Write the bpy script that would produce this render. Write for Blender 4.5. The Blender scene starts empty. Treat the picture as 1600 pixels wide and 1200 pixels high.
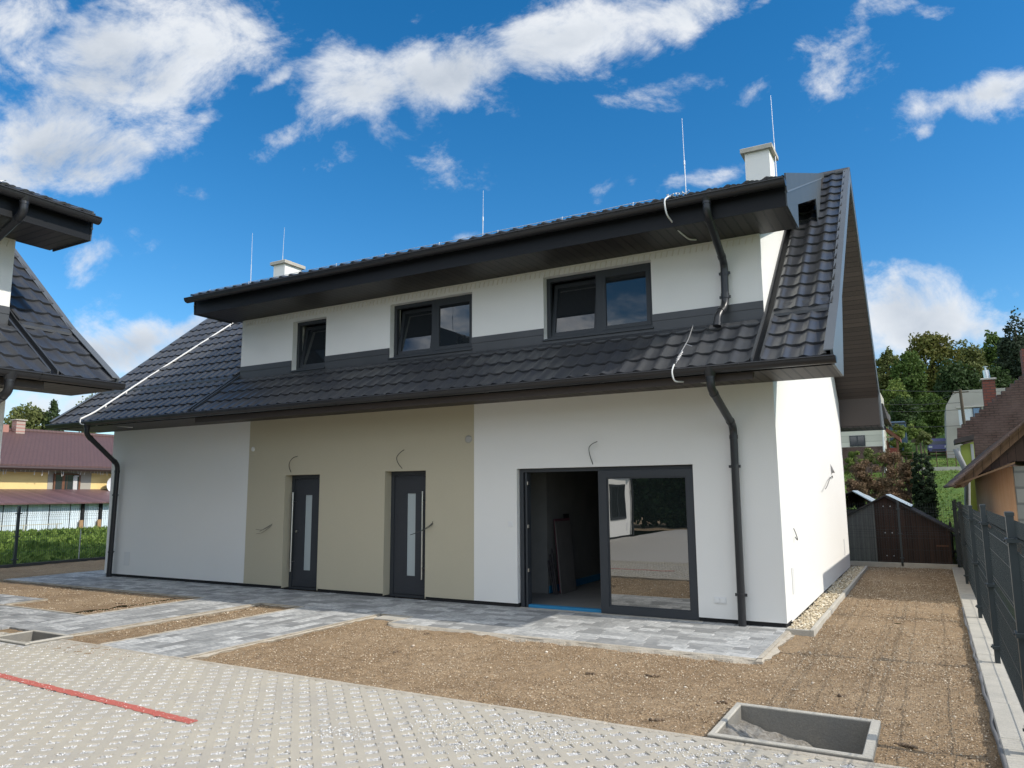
import bpy, math, random
import numpy as np
from mathutils import Matrix, Vector
random.seed(7); RNG = np.random.default_rng(7)
SC = bpy.context.scene
COL = SC.collection

# ------------------------------------------------------------------ camera
CAMR = ((0.872737, 0.488136, -0.007301), (0.077658, -0.124050, 0.989232), (-0.481974, 0.863907, 0.146170))
cd = bpy.data.cameras.new('camera'); cam = bpy.data.objects.new('camera', cd); COL.objects.link(cam)
cd.sensor_width = 36.0; cd.lens = 1158.42 / 1600 * 36.0; cd.clip_start = 0.05; cd.clip_end = 3000
cam.matrix_world = Matrix(((CAMR[0][0], CAMR[1][0], -CAMR[2][0], 1.69), (CAMR[0][1], CAMR[1][1], -CAMR[2][1], -10.02),
                           (CAMR[0][2], CAMR[1][2], -CAMR[2][2], 1.72), (0, 0, 0, 1)))
SC.camera = cam

# ------------------------------------------------------------------ light
SUN = Vector((1.25, 0.085, 1.0)).normalized()          # towards the sun
SUN_EL = math.asin(SUN.z); SUN_AZ = math.atan2(SUN.x, SUN.y)
sl = bpy.data.lights.new('sun', 'SUN'); sun = bpy.data.objects.new('sun', sl); COL.objects.link(sun)
sl.energy = 2.45; sl.angle = math.radians(0.53); sl.color = (1.0, 0.94, 0.85)
sun.rotation_euler = (-SUN).to_track_quat('-Z', 'Y').to_euler()
SC.view_settings.view_transform = 'Standard'; SC.view_settings.look = 'None'
SC.view_settings.exposure = 0.72; SC.view_settings.gamma = 1.0; SC.view_settings.use_curve_mapping = False
SC.cycles.max_bounces = 8; SC.cycles.transparent_max_bounces = 12
SC.cycles.use_denoising = True


class NT:
    """small helper around a node tree"""
    def __init__(s, tree):
        s.t = tree; s.n = tree.nodes; s.l = tree.links
    def node(s, typ, **kw):
        n = s.n.new(typ)
        for k, v in kw.items(): setattr(n, k, v)
        return n
    def set(s, sock, v):
        if isinstance(v, bpy.types.NodeSocket): s.l.new(v, sock)
        elif v is not None: sock.default_value = v
    def math(s, op, a, b=None, c=None, clamp=False):
        n = s.node('ShaderNodeMath', operation=op); n.use_clamp = clamp
        for i, v in enumerate((a, b, c)):
            if v is not None: s.set(n.inputs[i], v)
        return n.outputs[0]
    def vmath(s, op, a, b=None):
        n = s.node('ShaderNodeVectorMath', operation=op)
        s.set(n.inputs[0], a)
        if b is not None: s.set(n.inputs[1], b)
        return n.outputs['Value'] if op in ('DOT_PRODUCT', 'LENGTH') else n.outputs[0]
    def noise(s, vec, scale, detail=4, rough=0.55, dist=0.0):
        n = s.node('ShaderNodeTexNoise'); s.set(n.inputs['Vector'], vec)
        n.inputs['Scale'].default_value = scale; n.inputs['Detail'].default_value = detail
        n.inputs['Roughness'].default_value = rough; n.inputs['Distortion'].default_value = dist
        return n.outputs['Fac']
    def ramp(s, fac, stops, interp='LINEAR'):
        n = s.node('ShaderNodeValToRGB'); s.set(n.inputs[0], fac); cr = n.color_ramp; cr.interpolation = interp
        while len(cr.elements) < len(stops): cr.elements.new(0.5)
        for e, (p, c) in zip(cr.elements, stops):
            e.position = p; e.color = (*c, 1) if len(c) == 3 else c
        return n.outputs[0]
    def mix(s, fac, a, b, blend='MIX'):
        n = s.node('ShaderNodeMix', data_type='RGBA', blend_type=blend)
        s.set(n.inputs[0], fac)
        s.set(n.inputs[6], (*a, 1) if isinstance(a, tuple) and len(a) == 3 else a)
        s.set(n.inputs[7], (*b, 1) if isinstance(b, tuple) and len(b) == 3 else b)
        return n.outputs[2]
    def mapr(s, v, a, b, c, d, interp='LINEAR'):
        n = s.node('ShaderNodeMapRange', interpolation_type=interp); s.set(n.inputs[0], v)
        for i, x in enumerate((a, b, c, d)): n.inputs[i + 1].default_value = x
        return n.outputs[0]
    def comb(s, x, y, z):
        n = s.node('ShaderNodeCombineXYZ')
        for i, v in enumerate((x, y, z)): s.set(n.inputs[i], v)
        return n.outputs[0]
    def sep(s, v):
        n = s.node('ShaderNodeSeparateXYZ'); s.set(n.inputs[0], v); return n.outputs


# ------------------------------------------------------------------ sky: Nishita with clouds placed by world direction
W = bpy.data.worlds.new('World'); SC.world = W; W.use_nodes = True
w = NT(W.node_tree); w.n.clear()
sky = w.node('ShaderNodeTexSky', sky_type='NISHITA'); sky.sun_disc = False
sky.sun_elevation = SUN_EL; sky.sun_rotation = SUN_AZ
sky.air_density = 1.0; sky.dust_density = 0.25; sky.ozone_density = 3.0; sky.altitude = 400
D = w.vmath('NORMALIZE', w.node('ShaderNodeTexCoord').outputs['Generated'])
YAW = 0.50889
FD = (-math.sin(YAW), math.cos(YAW), 0.0); RD = (math.cos(YAW), math.sin(YAW), 0.0)
fz = w.vmath('DOT_PRODUCT', D, FD); fpos = w.math('MAXIMUM', fz, 0.05)
U = w.math('DIVIDE', w.vmath('DOT_PRODUCT', D, RD), fpos)
dz = w.sep(D)[2]
V = w.math('DIVIDE', dz, fpos)
front = w.mapr(fz, 0.12, 0.3, 0, 1)
P2 = w.comb(U, V, 0.37)


def px_uv(x, y):
    d = (np.array([(x - 800) / 1158.42, -(y - 600) / 1158.42, 1.0]) @ np.array(CAMR))
    f = d @ np.array(FD)
    return d @ np.array(RD) / f, d[2] / f


# clouds: centre, half sizes (in the units of the survey drawing), tilt, strength
CLOUDS = [(190, 110, 215, 105, 24, 1.0), (70, 235, 165, 85, 12, 1.0), (370, 42, 60, 34, 10, .8), (45, 40, 90, 50, 20, .75),
          (555, 135, 110, 62, 12, .95), (700, 105, 150, 56, 14, 1.0), (905, 50, 190, 62, 16, 1.0), (1075, 15, 110, 45, 14, .9),
          (440, 228, 48, 28, 30, .75), (1310, 78, 80, 42, 28, .74), (1375, 18, 75, 34, 20, .62), (1545, 142, 115, 32, 14, .85),
          (1425, 505, 125, 62, -8, 1.0), (1530, 520, 90, 34, -5, .9), (200, 550, 130, 55, -4, 1.0), (300, 515, 60, 24, 25, .8), (60, 640, 200, 40, 0, .62),
          (1000, 158, 120, 32, 8, .6), (955, 292, 42, 18, 25, .62), (745, 272, 90, 32, 15, .56), (1095, 280, 85, 18, 10, .58),
          (272, 302, 60, 26, -10, .58), (413, 128, 34, 18, 40, .6), (330, 172, 44, 18, 15, .6), (650, 30, 45, 18, 25, .56),
          (715, 378, 60, 12, 10, .55), (1195, 140, 40, 14, 25, .58), (1470, 18, 70, 20, 10, .56), (1580, 472, 40, 22, 20, .58),
          (1545, 463, 36, 12, 15, .55), (1440, 205, 24, 12, 15, .52), (120, 400, 60, 36, 25, .72), (1190, 10, 40, 16, 60, .56),
          (500, 180, 60, 30, 30, .6)]
warp = w.node('ShaderNodeTexNoise'); w.set(warp.inputs['Vector'], P2); warp.inputs['Scale'].default_value = 5.0; warp.inputs['Detail'].default_value = 3
wv = w.vmath('SUBTRACT', warp.outputs['Color'], (0.5, 0.5, 0.5))
wsx, wsy, _ = w.sep(wv)
Uw = w.math('MULTIPLY_ADD', wsx, 0.12, U); Vw = w.math('MULTIPLY_ADD', wsy, 0.10, V)
field = None
for (cx, cy, hx, hy, tilt, st) in CLOUDS:
    u0, v0 = px_uv(cx, cy)
    k = 1.0 / 1158.0
    c_, s_ = math.cos(math.radians(tilt)), math.sin(math.radians(tilt))
    a, b = hx * k * 1.38, hy * k * 1.42
    p = w.math('MULTIPLY_ADD', Uw, c_ / a, w.math('MULTIPLY_ADD', Vw, s_ / a, -(u0 * c_ + v0 * s_) / a))
    q = w.math('MULTIPLY_ADD', Uw, -s_ / b, w.math('MULTIPLY_ADD', Vw, c_ / b, (u0 * s_ - v0 * c_) / b))
    r2 = w.math('MULTIPLY_ADD', p, p, w.math('MULTIPLY', q, q))
    e = w.math('MULTIPLY', w.math('EXPONENT', w.math('MULTIPLY', r2, -1.1)), st)
    field = e if field is None else w.math('MAXIMUM', field, e)
# rotate noise a little so that wisps lean like the wind
rot = w.node('ShaderNodeMapping'); w.set(rot.inputs['Vector'], P2); rot.inputs['Rotation'].default_value = (0, 0, math.radians(-28)); rot.inputs['Scale'].default_value = (1.0, 1.25, 1)
n1 = w.noise(rot.outputs[0], 7.0, 12, 0.66, 0.3)
n2 = w.noise(rot.outputs[0], 2.6, 3, 0.5)
n3 = w.noise(rot.outputs[0], 16.0, 6, 0.6, 0.4)
dens = w.math('ADD', field, w.math('MULTIPLY_ADD', w.math('SUBTRACT', n1, 0.5), 1.95, w.math('MULTIPLY', w.math('SUBTRACT', n3, 0.5), 0.55)))
dens = w.math('SUBTRACT', dens, 0.40)
mask = w.mapr(dens, -0.06, 0.62, 0, 1, 'SMOOTHSTEP')
mask = w.math('MULTIPLY', w.math('POWER', mask, 0.95), .97)
# unseen clouds for the rest of the sky, made dense and bright as added fill
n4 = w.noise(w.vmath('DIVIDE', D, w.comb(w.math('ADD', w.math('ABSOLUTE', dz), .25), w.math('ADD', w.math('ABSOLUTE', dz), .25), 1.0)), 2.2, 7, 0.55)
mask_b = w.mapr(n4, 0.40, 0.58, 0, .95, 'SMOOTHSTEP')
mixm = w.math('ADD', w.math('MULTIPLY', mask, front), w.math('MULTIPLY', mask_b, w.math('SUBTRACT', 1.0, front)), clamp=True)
mixm = w.math('MULTIPLY', mixm, w.mapr(dz, -0.02, 0.05, 0, 1))
thick = w.mapr(dens, 0.15, 0.85, 0, 1)
shade = w.math('MULTIPLY_ADD', w.math('SUBTRACT', n2, 0.45), 1.9, w.math('MULTIPLY_ADD', w.math('SUBTRACT', 0.5, n1), 2.0, w.math('MULTIPLY_ADD', thick, 0.72, 0.08)))
ccol = w.ramp(w.math('ADD', shade, 0.0, clamp=True), [(0.0, (0.95, 0.965, 0.985)), (0.35, (0.83, 0.87, 0.92)), (1.0, (0.42, 0.49, 0.59))])
bg1 = w.node('ShaderNodeBackground'); bg2 = w.node('ShaderNodeBackground')
hs = w.node('ShaderNodeHueSaturation'); hs.inputs['Saturation'].default_value = 1.36; hs.inputs['Hue'].default_value = 0.497
w.set(hs.inputs['Color'], sky.outputs[0])
w.set(bg1.inputs[0], hs.outputs[0]); bg1.inputs[1].default_value = 0.100
w.set(bg2.inputs[0], ccol); w.set(bg2.inputs[1], w.math('MULTIPLY_ADD', w.math('SUBTRACT', 1.0, front), 0.72, 0.60))  # clouds out of view are boosted to fill the shaded facade
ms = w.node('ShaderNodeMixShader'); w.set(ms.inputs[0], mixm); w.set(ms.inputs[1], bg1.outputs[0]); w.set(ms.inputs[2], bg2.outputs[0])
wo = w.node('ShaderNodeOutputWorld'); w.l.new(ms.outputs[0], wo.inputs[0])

# ------------------------------------------------------------------ materials
MATS = {}


def mat(name, color=(.5, .5, .5), rough=.7, metal=0.0, spec=.5, vary=0.0, vscale=3.0, vcol=None, bump=0.0, bscale=40.0, bdist=.01, ior=None,
        attr=None, stripes=None, coat=0.0, fine=0.0, fscale=80.0, stretch=None, brick=None, ramp2=None):
    if name in MATS: return MATS[name]
    m = bpy.data.materials.new(name); m.use_nodes = True; MATS[name] = m
    t = NT(m.node_tree); b = t.n['Principled BSDF']
    b.inputs['Roughness'].default_value = rough; b.inputs['Metallic'].default_value = metal
    b.inputs['Specular IOR Level'].default_value = spec
    if ior: b.inputs['IOR'].default_value = ior
    if coat: b.inputs['Coat Weight'].default_value = coat; b.inputs['Coat Roughness'].default_value = .15
    co = t.node('ShaderNodeTexCoord').outputs['Object']
    if stretch:
        mp = t.node('ShaderNodeMapping'); t.set(mp.inputs[0], co); mp.inputs['Scale'].default_value = stretch; cs = mp.outputs[0]
    else: cs = co
    c = (*color, 1)
    height = None
    if brick:
        bt = t.node('ShaderNodeTexBrick'); mp = t.node('ShaderNodeMapping'); t.set(mp.inputs[0], co); mp.inputs['Rotation'].default_value = brick.get('rot', (math.pi / 2, 0, 0))
        t.set(bt.inputs['Vector'], mp.outputs[0])
        bt.inputs['Color1'].default_value = (*color, 1); bt.inputs['Color2'].default_value = (*brick['c2'], 1); bt.inputs['Mortar'].default_value = (*brick['m'], 1)
        bt.inputs['Scale'].default_value = 1.0; bt.inputs['Mortar Size'].default_value = brick.get('ms', .012); bt.inputs['Brick Width'].default_value = brick['w']; bt.inputs['Row Height'].default_value = brick['h']
        c = bt.outputs['Color']; height = t.math('SUBTRACT', 1.0, bt.outputs['Fac'])
    if attr:
        at = t.node('ShaderNodeAttribute', attribute_name=attr).outputs['Color']
        c = t.mix(1.0, at, c if isinstance(c, bpy.types.NodeSocket) else (*color, 1), 'MULTIPLY')
    if vary:
        n = t.noise(cs, vscale, 5, .6)
        vc = vcol if vcol else tuple(x * .5 for x in color)
        fac = t.mapr(n, .38, .68, 0, vary)
        c = t.mix(fac, c, vc)
    if fine:
        n = t.noise(cs, fscale, 3, .7)
        k = t.mapr(n, .3, .7, 1 - fine, 1 + fine)
        c = t.mix(1.0, c, t.comb(k, k, k), 'MULTIPLY')
    if stripes:   # (axis, period, line share, dark)
        ax, per, share, dark = stripes
        x = t.sep(co)[ax]
        fr = t.math('FRACT', t.math('DIVIDE', t.math('ADD', x, 100.0), per))
        line = t.math('LESS_THAN', fr, share)
        c = t.mix(line, c, tuple(v * dark for v in color))
        cell = t.math('FLOOR', t.math('DIVIDE', t.math('ADD', x, 100.0), per))
        wn = t.node('ShaderNodeTexWhiteNoise', noise_dimensions='1D'); t.set(wn.inputs['W'], cell)
        k = t.mapr(wn.outputs['Value'], 0, 1, .78, 1.18)
        c = t.mix(1.0, c, t.comb(k, k, k), 'MULTIPLY')
        height = t.math('SUBTRACT', 1.0, line)
    t.set(b.inputs['Base Color'], c)
    if bump or height is not None:
        bn = t.node('ShaderNodeBump'); bn.inputs['Distance'].default_value = bdist; bn.inputs['Strength'].default_value = bump if bump else .6
        h = t.noise(cs, bscale, 4, .6) if bump else None
        if height is not None: h = t.math('ADD', height, t.math('MULTIPLY', h, .3)) if h is not None else height
        t.set(bn.inputs['Height'], h); t.l.new(bn.outputs[0], b.inputs['Normal'])
    return m


PLASTER = mat('white_plaster', (.77, .76, .72), .9, vary=.14, vscale=.7, vcol=(.68, .67, .635), bump=.6, bscale=150, bdist=.008, fine=.05, fscale=120)
BEIGE = mat('beige_plaster', (.475, .43, .315), .92, vary=.12, vscale=.8, vcol=(.42, .375, .275), bump=.35, bscale=180, bdist=.006, fine=.04, fscale=160)
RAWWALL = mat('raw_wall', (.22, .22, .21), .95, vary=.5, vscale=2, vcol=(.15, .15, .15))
DARKVOID = mat('void_black', (.012, .012, .013), .95)  # flat black: painted-in shade of voids and unlit rooms, also black posts
FRAME = mat('window_frame', (.034, .039, .045), .5, spec=.4, fine=.04)
LEAF = mat('door_leaf', (.036, .040, .047), .55, spec=.4, fine=.05, vary=.2, vscale=2)
TILE = mat('roof_tile', (.040, .043, .050), .36, spec=.7, vary=.8, vscale=2.3, vcol=(.062, .062, .062), fine=.07, fscale=220, bump=.12, bscale=300, bdist=.003)
TRIM = mat('roof_trim', (.055, .058, .062), .42, spec=.5, vary=.3, vscale=2)
VERGE = mat('verge_sheet', (.115, .125, .133), .42, spec=.5, vary=.4, vscale=3, vcol=(.10, .11, .12))
CHEEK = mat('cheek_sheet', (.055, .064, .070), .5, spec=.5, vary=.5, vscale=4, vcol=(.036, .043, .049), stretch=(1, 1, .3))
GUTTER = mat('gutter', (.021, .022, .025), .34, spec=.45, fine=.03)
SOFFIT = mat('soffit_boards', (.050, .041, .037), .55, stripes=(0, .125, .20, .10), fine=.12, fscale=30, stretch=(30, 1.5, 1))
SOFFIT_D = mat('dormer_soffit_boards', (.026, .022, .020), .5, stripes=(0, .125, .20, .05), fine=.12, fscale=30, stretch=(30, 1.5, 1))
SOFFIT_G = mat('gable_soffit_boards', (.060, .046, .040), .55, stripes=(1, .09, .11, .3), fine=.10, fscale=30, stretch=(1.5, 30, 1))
FASCIA = mat('fascia_sheet', (.0085, .0095, .0115), .45, spec=.2, vary=.3)
PLINTH = mat('plinth_membrane', (.012, .012, .013), .8, bump=.5, bscale=60)
STEEL = mat('brushed_steel', (.62, .62, .60), .28, metal=1.0)
GALV = mat('galvanised_wire', (.55, .56, .57), .4, metal=.8)
WIRE = mat('white_cable', (.72, .72, .70), .6)
WIREB = mat('dark_cable', (.06, .06, .055), .7)
WPLASTIC = mat('white_plastic', (.72, .72, .70), .45)
BLUE = mat('blue_edge_tape', (.025, .22, .42), .6)
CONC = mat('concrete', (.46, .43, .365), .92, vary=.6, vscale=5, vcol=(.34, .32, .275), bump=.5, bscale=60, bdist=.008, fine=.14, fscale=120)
CONC_D = mat('shaded_dirty_concrete', (.21, .195, .165), .92, vary=.7, vscale=6, vcol=(.17, .165, .15), bump=.5, bscale=60, bdist=.008, fine=.16, fscale=120)  # concrete darkened in colour for the shade and dirt inside the well
KERB = mat('kerb_mortar', (.48, .43, .35), .95, vary=.6, vscale=7, vcol=(.34, .29, .22), bump=.8, bscale=50, bdist=.015, fine=.15, fscale=90)
FENCE = mat('fence_paint', (.030, .039, .043), .42, spec=.5)


def glass_mat(name, ior, tint, rough, wob):
    m = mat(name, tint, rough, ior=ior, spec=.5)
    t = NT(m.node_tree); b = t.n['Principled BSDF']
    bn = t.node('ShaderNodeBump'); bn.inputs['Strength'].default_value = wob; bn.inputs['Distance'].default_value = .02
    t.set(bn.inputs['Height'], t.noise(t.node('ShaderNodeTexCoord').outputs['Object'], 1.3, 2)); t.l.new(bn.outputs[0], b.inputs['Normal'])
    return m


GLASS = glass_mat('door_glass', 3.3, (.012, .016, .015), .0, .05)
WGLASS = glass_mat('window_glass', 1.75, (.018, .022, .026), .01, .05)
FROST = mat('frosted_glass', (.40, .45, .45), .35, spec=.6)
DARKGLASS = mat('far_window_glass', (.03, .035, .04), .08, spec=.8)


def soil_material():
    m = bpy.data.materials.new('gravel_soil'); m.use_nodes = True; t = NT(m.node_tree); b = t.n['Principled BSDF']
    co = t.node('ShaderNodeTexCoord').outputs['Object']
    big = t.noise(co, .9, 5, .6); mid = t.noise(co, 7, 5, .65); fine = t.noise(co, 55, 4, .75)
    base = t.ramp(big, [(.3, (.275, .188, .108)), (.5, (.345, .245, .146)), (.72, (.410, .300, .186))])
    c = t.mix(t.mapr(mid, .42, .70, 0, .55), base, (.190, .126, .070))
    k = t.mapr(fine, .28, .72, .42, 1.62); c = t.mix(1.0, c, t.comb(k, k, k), 'MULTIPLY')
    vo = t.node('ShaderNodeTexVoronoi', feature='F1'); t.set(vo.inputs['Vector'], co); vo.inputs['Scale'].default_value = 62
    near = t.math('LESS_THAN', vo.outputs['Distance'], .30)
    pick = t.math('GREATER_THAN', t.sep(vo.outputs['Color'])[0], .62)
    st = t.ramp(t.sep(vo.outputs['Color'])[1], [(0, (.30, .22, .15)), (.5, (.46, .37, .27)), (1, (.62, .55, .45))])
    c = t.mix(t.math('MULTIPLY', near, pick), c, st)
    t.set(b.inputs['Base Color'], c); b.inputs['Roughness'].default_value = .97; b.inputs['Specular IOR Level'].default_value = .2
    bn = t.node('ShaderNodeBump'); bn.inputs['Strength'].default_value = .9; bn.inputs['Distance'].default_value = .02
    h = t.math('ADD', fine, t.math('MULTIPLY', t.math('SUBTRACT', .5, vo.outputs['Distance']), t.math('MULTIPLY', pick, 1.2)))
    t.set(bn.inputs['Height'], h); t.l.new(bn.outputs[0], b.inputs['Normal'])
    return m


SOIL = soil_material()
STONE = mat('loose_stone', (1, 1, 1), .9, attr='tone', fine=.1, fscale=60)
PAVER = mat('grey_paver', (.99, .98, .94), .85, attr='tone', vary=.75, vscale=16, vcol=(.17, .18, .18), fine=.12, fscale=110, bump=.4, bscale=120, bdist=.004, stretch=(1, 2.2, 1))
GRID = mat('grid_paver', (.43, .388, .308), .93, vary=.5, vscale=2.2, vcol=(.33, .305, .27), fine=.10, fscale=140, bump=.5, bscale=130, bdist=.005)
CHIPBED = mat('white_chip_bed', (.66, .65, .63), .95, vary=.9, vscale=60, vcol=(.34, .33, .31), bump=1, bscale=110, bdist=.012)
RED = mat('red_paver', (.46, .115, .085), .9, vary=.5, vscale=4, vcol=(.38, .10, .075), fine=.12, fscale=120, bump=.4, bscale=120, bdist=.004)


def grass_material(name, c1, c2, c3):
    m = bpy.data.materials.new(name); m.use_nodes = True; t = NT(m.node_tree); b = t.n['Principled BSDF']
    co = t.node('ShaderNodeTexCoord').outputs['Object']
    c = t.ramp(t.noise(co, .35, 6, .65), [(.32, c1), (.5, c2), (.7, c3)])
    k = t.mapr(t.noise(co, 9, 4, .75), .25, .75, .55, 1.45); c = t.mix(1.0, c, t.comb(k, k, k), 'MULTIPLY')
    t.set(b.inputs['Base Color'], c); b.inputs['Roughness'].default_value = .9; b.inputs['Specular IOR Level'].default_value = .2
    bn = t.node('ShaderNodeBump'); bn.inputs['Strength'].default_value = .8; bn.inputs['Distance'].default_value = .15
    t.set(bn.inputs['Height'], t.noise(co, 6, 5, .7)); t.l.new(bn.outputs[0], b.inputs['Normal'])
    return m


GRASS = grass_material('meadow', (.055, .095, .018), (.085, .145, .025), (.13, .175, .04))


def leaf_material(name, c, c2):
    m = bpy.data.materials.new(name); m.use_nodes = True; t = NT(m.node_tree); b = t.n['Principled BSDF']
    at = t.node('ShaderNodeAttribute', attribute_name='tone').outputs['Fac']
    col = t.ramp(at, [(0, c), (1, c2)])
    t.set(b.inputs['Base Color'], col); b.inputs['Roughness'].default_value = .7; b.inputs['Specular IOR Level'].default_value = .25
    tr = t.node('ShaderNodeBsdfTranslucent'); t.set(tr.inputs[0], col)
    mx = t.node('ShaderNodeMixShader'); mx.inputs[0].default_value = .3
    t.l.new(b.outputs[0], mx.inputs[1]); t.l.new(tr.outputs[0], mx.inputs[2]); t.l.new(mx.outputs[0], t.n['Material Output'].inputs[0])
    return m


BARK = mat('bark', (.09, .07, .05), .95, vary=.5, vscale=6)


# ------------------------------------------------------------------ mesh helpers
def link(name, me, m=None, parent=None, kind=None, smooth=False):
    o = bpy.data.objects.new(name, me); COL.objects.link(o)
    if m:
        me.materials.append(m)
    if parent: o.parent = parent
    if kind: o['kind'] = kind
    if smooth:
        me.polygons.foreach_set('use_smooth', np.ones(len(me.polygons), bool))
    return o


def tag(o, label, cat=None, group=None, kind=None):
    o['label'] = label
    if cat: o['category'] = cat
    if group: o['group'] = group
    if kind: o['kind'] = kind
    return o


def thing(name, label, cat, loc=(0, 0, 0), rotz=0, group=None):
    o = bpy.data.objects.new(name, None); COL.objects.link(o); o.location = loc; o.rotation_euler = (0, 0, rotz); o.empty_display_size = .2
    return tag(o, label, cat, group)


class MB:
    def __init__(s): s.v = []; s.f = []; s.sm = []
    def add(s, verts, faces, smooth=False):
        k = len(s.v); s.v += [tuple(map(float, q)) for q in verts]; s.f += [tuple(i + k for i in f) for f in faces]; s.sm += [smooth] * len(faces); return s
    def box(s, x0, x1, y0, y1, z0, z1):
        return s.add([(x0, y0, z0), (x1, y0, z0), (x1, y1, z0), (x0, y1, z0), (x0, y0, z1), (x1, y0, z1), (x1, y1, z1), (x0, y1, z1)],
                     [(3, 2, 1, 0), (4, 5, 6, 7), (0, 1, 5, 4), (1, 2, 6, 5), (2, 3, 7, 6), (3, 0, 4, 7)])
    def bevbox(s, x0, x1, y0, y1, z0, z1, b=.006):
        # box with chamfered top edges
        return s.add([(x0, y0, z0), (x1, y0, z0), (x1, y1, z0), (x0, y1, z0), (x0, y0, z1 - b), (x1, y0, z1 - b), (x1, y1, z1 - b), (x0, y1, z1 - b),
                      (x0 + b, y0 + b, z1), (x1 - b, y0 + b, z1), (x1 - b, y1 - b, z1), (x0 + b, y1 - b, z1)],
                     [(3, 2, 1, 0), (0, 1, 5, 4), (1, 2, 6, 5), (2, 3, 7, 6), (3, 0, 4, 7), (4, 5, 9, 8), (5, 6, 10, 9), (6, 7, 11, 10), (7, 4, 8, 11), (8, 9, 10, 11)])
    def obox(s, c, ax, ay, az):
        c, ax, ay, az = map(np.array, (c, ax, ay, az))
        vs = [c + i * ax + j * ay + k * az for k in (-1, 1) for (i, j) in ((-1, -1), (1, -1), (1, 1), (-1, 1))]
        return s.add(vs, [(3, 2, 1, 0), (4, 5, 6, 7), (0, 1, 5, 4), (1, 2, 6, 5), (2, 3, 7, 6), (3, 0, 4, 7)])
    def beam(s, a, b, wd, ht, up=(0, 0, 1)):
        a, b, up = np.array(a, float), np.array(b, float), np.array(up, float); d = (b - a); L = np.linalg.norm(d); d /= L
        r = np.cross(d, up); r /= np.linalg.norm(r); u = np.cross(r, d)
        return s.obox((a + b) / 2, d * L / 2, r * wd / 2, u * ht / 2)
    def tube(s, pts, rad, n=10, caps=True, smooth=True):
        pts = [np.array(q, float) for q in pts]; N = len(pts); rads = rad if hasattr(rad, '__len__') else [rad] * N
        ring = []; prev = None
        for i, q in enumerate(pts):
            d = pts[min(i + 1, N - 1)] - pts[max(i - 1, 0)]; d /= (np.linalg.norm(d) + 1e-9)
            if prev is None:
                a = np.array([0, 0, 1.]) if abs(d[2]) < .9 else np.array([1., 0, 0])
                prev = np.cross(d, a); prev /= np.linalg.norm(prev)
            r = prev - d * (prev @ d); r /= (np.linalg.norm(r) + 1e-9); prev = r; u = np.cross(d, r)
            ring.append([q + rads[i] * (math.cos(2 * math.pi * k / n) * r + math.sin(2 * math.pi * k / n) * u) for k in range(n)])
        vs = [x for rr in ring for x in rr]; fs = []
        for i in range(N - 1):
            for k in range(n):
                k2 = (k + 1) % n; fs.append((i * n + k, i * n + k2, (i + 1) * n + k2, (i + 1) * n + k))
        s.add(vs, fs, smooth)
        if caps:
            s.add(ring[0], [tuple(range(n))[::-1]]); s.add(ring[-1], [tuple(range(n))])
        return s
    def prism(s, poly, axis, a, b):
        """extrude a polygon; axis 'x': poly in (y,z); 'y': poly in (x,z); 'z': poly in (x,y)"""
        f = {'x': lambda p, t: (t, p[0], p[1]), 'y': lambda p, t: (p[0], t, p[1]), 'z': lambda p, t: (p[0], p[1], t)}[axis]
        n = len(poly)
        ar = sum(poly[i][0] * poly[(i + 1) % n][1] - poly[(i + 1) % n][0] * poly[i][1] for i in range(n))
        if ar < 0: poly = poly[::-1]
        flip = axis == 'y'
        vs = [f(p, a) for p in poly] + [f(p, b) for p in poly]
        fs = [tuple(range(n))[::-1], tuple(range(n, 2 * n))] + [(i, (i + 1) % n, n + (i + 1) % n, n + i) for i in range(n)]
        if flip: fs = [q[::-1] for q in fs]
        return s.add(vs, fs)
    def build(s, name, m, parent=None, kind=None):
        me = bpy.data.meshes.new(name); me.from_pydata(s.v, [], s.f); me.update()
        o = link(name, me, m, parent, kind)
        if any(s.sm): me.polygons.foreach_set('use_smooth', np.array(s.sm, bool))
        return o


def bend(pts, r=.12, n=5):
    """round the corners of a polyline"""
    pts = [np.array(p, float) for p in pts]; out = [pts[0]]
    for i in range(1, len(pts) - 1):
        a, b, c = pts[i - 1], pts[i], pts[i + 1]
        d1 = (a - b); d2 = (c - b); l1 = min(r, np.linalg.norm(d1) * .45); l2 = min(r, np.linalg.norm(d2) * .45)
        p, q = b + d1 / np.linalg.norm(d1) * l1, b + d2 / np.linalg.norm(d2) * l2
        for k in range(n + 1):
            t = k / n; out.append((1 - t) ** 2 * p + 2 * t * (1 - t) * b + t * t * q)
    out.append(pts[-1]); return out


def mesh_np(name, verts, faces_flat, nper, m, parent=None, kind=None, tone=None, smooth=False):
    """fast mesh: faces all with nper corners; tone per vertex (N,3)"""
    me = bpy.data.meshes.new(name); nv = len(verts); nf = len(faces_flat) // nper
    me.vertices.add(nv); me.vertices.foreach_set('co', np.asarray(verts, np.float32).ravel())
    me.loops.add(nf * nper); me.loops.foreach_set('vertex_index', np.asarray(faces_flat, np.int32).ravel())
    me.polygons.add(nf); me.polygons.foreach_set('loop_start', np.arange(0, nf * nper, nper, dtype=np.int32)); me.polygons.foreach_set('loop_total', np.full(nf, nper, np.int32))
    me.update(calc_edges=True); me.validate()
    if tone is not None:
        a = me.color_attributes.new('tone', 'FLOAT_COLOR', 'POINT'); c = np.ones((nv, 4), np.float32); c[:, :3] = np.asarray(tone).reshape(nv, -1); a.data.foreach_set('color', c.ravel())
    return link(name, me, m, parent, kind, smooth)


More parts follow.
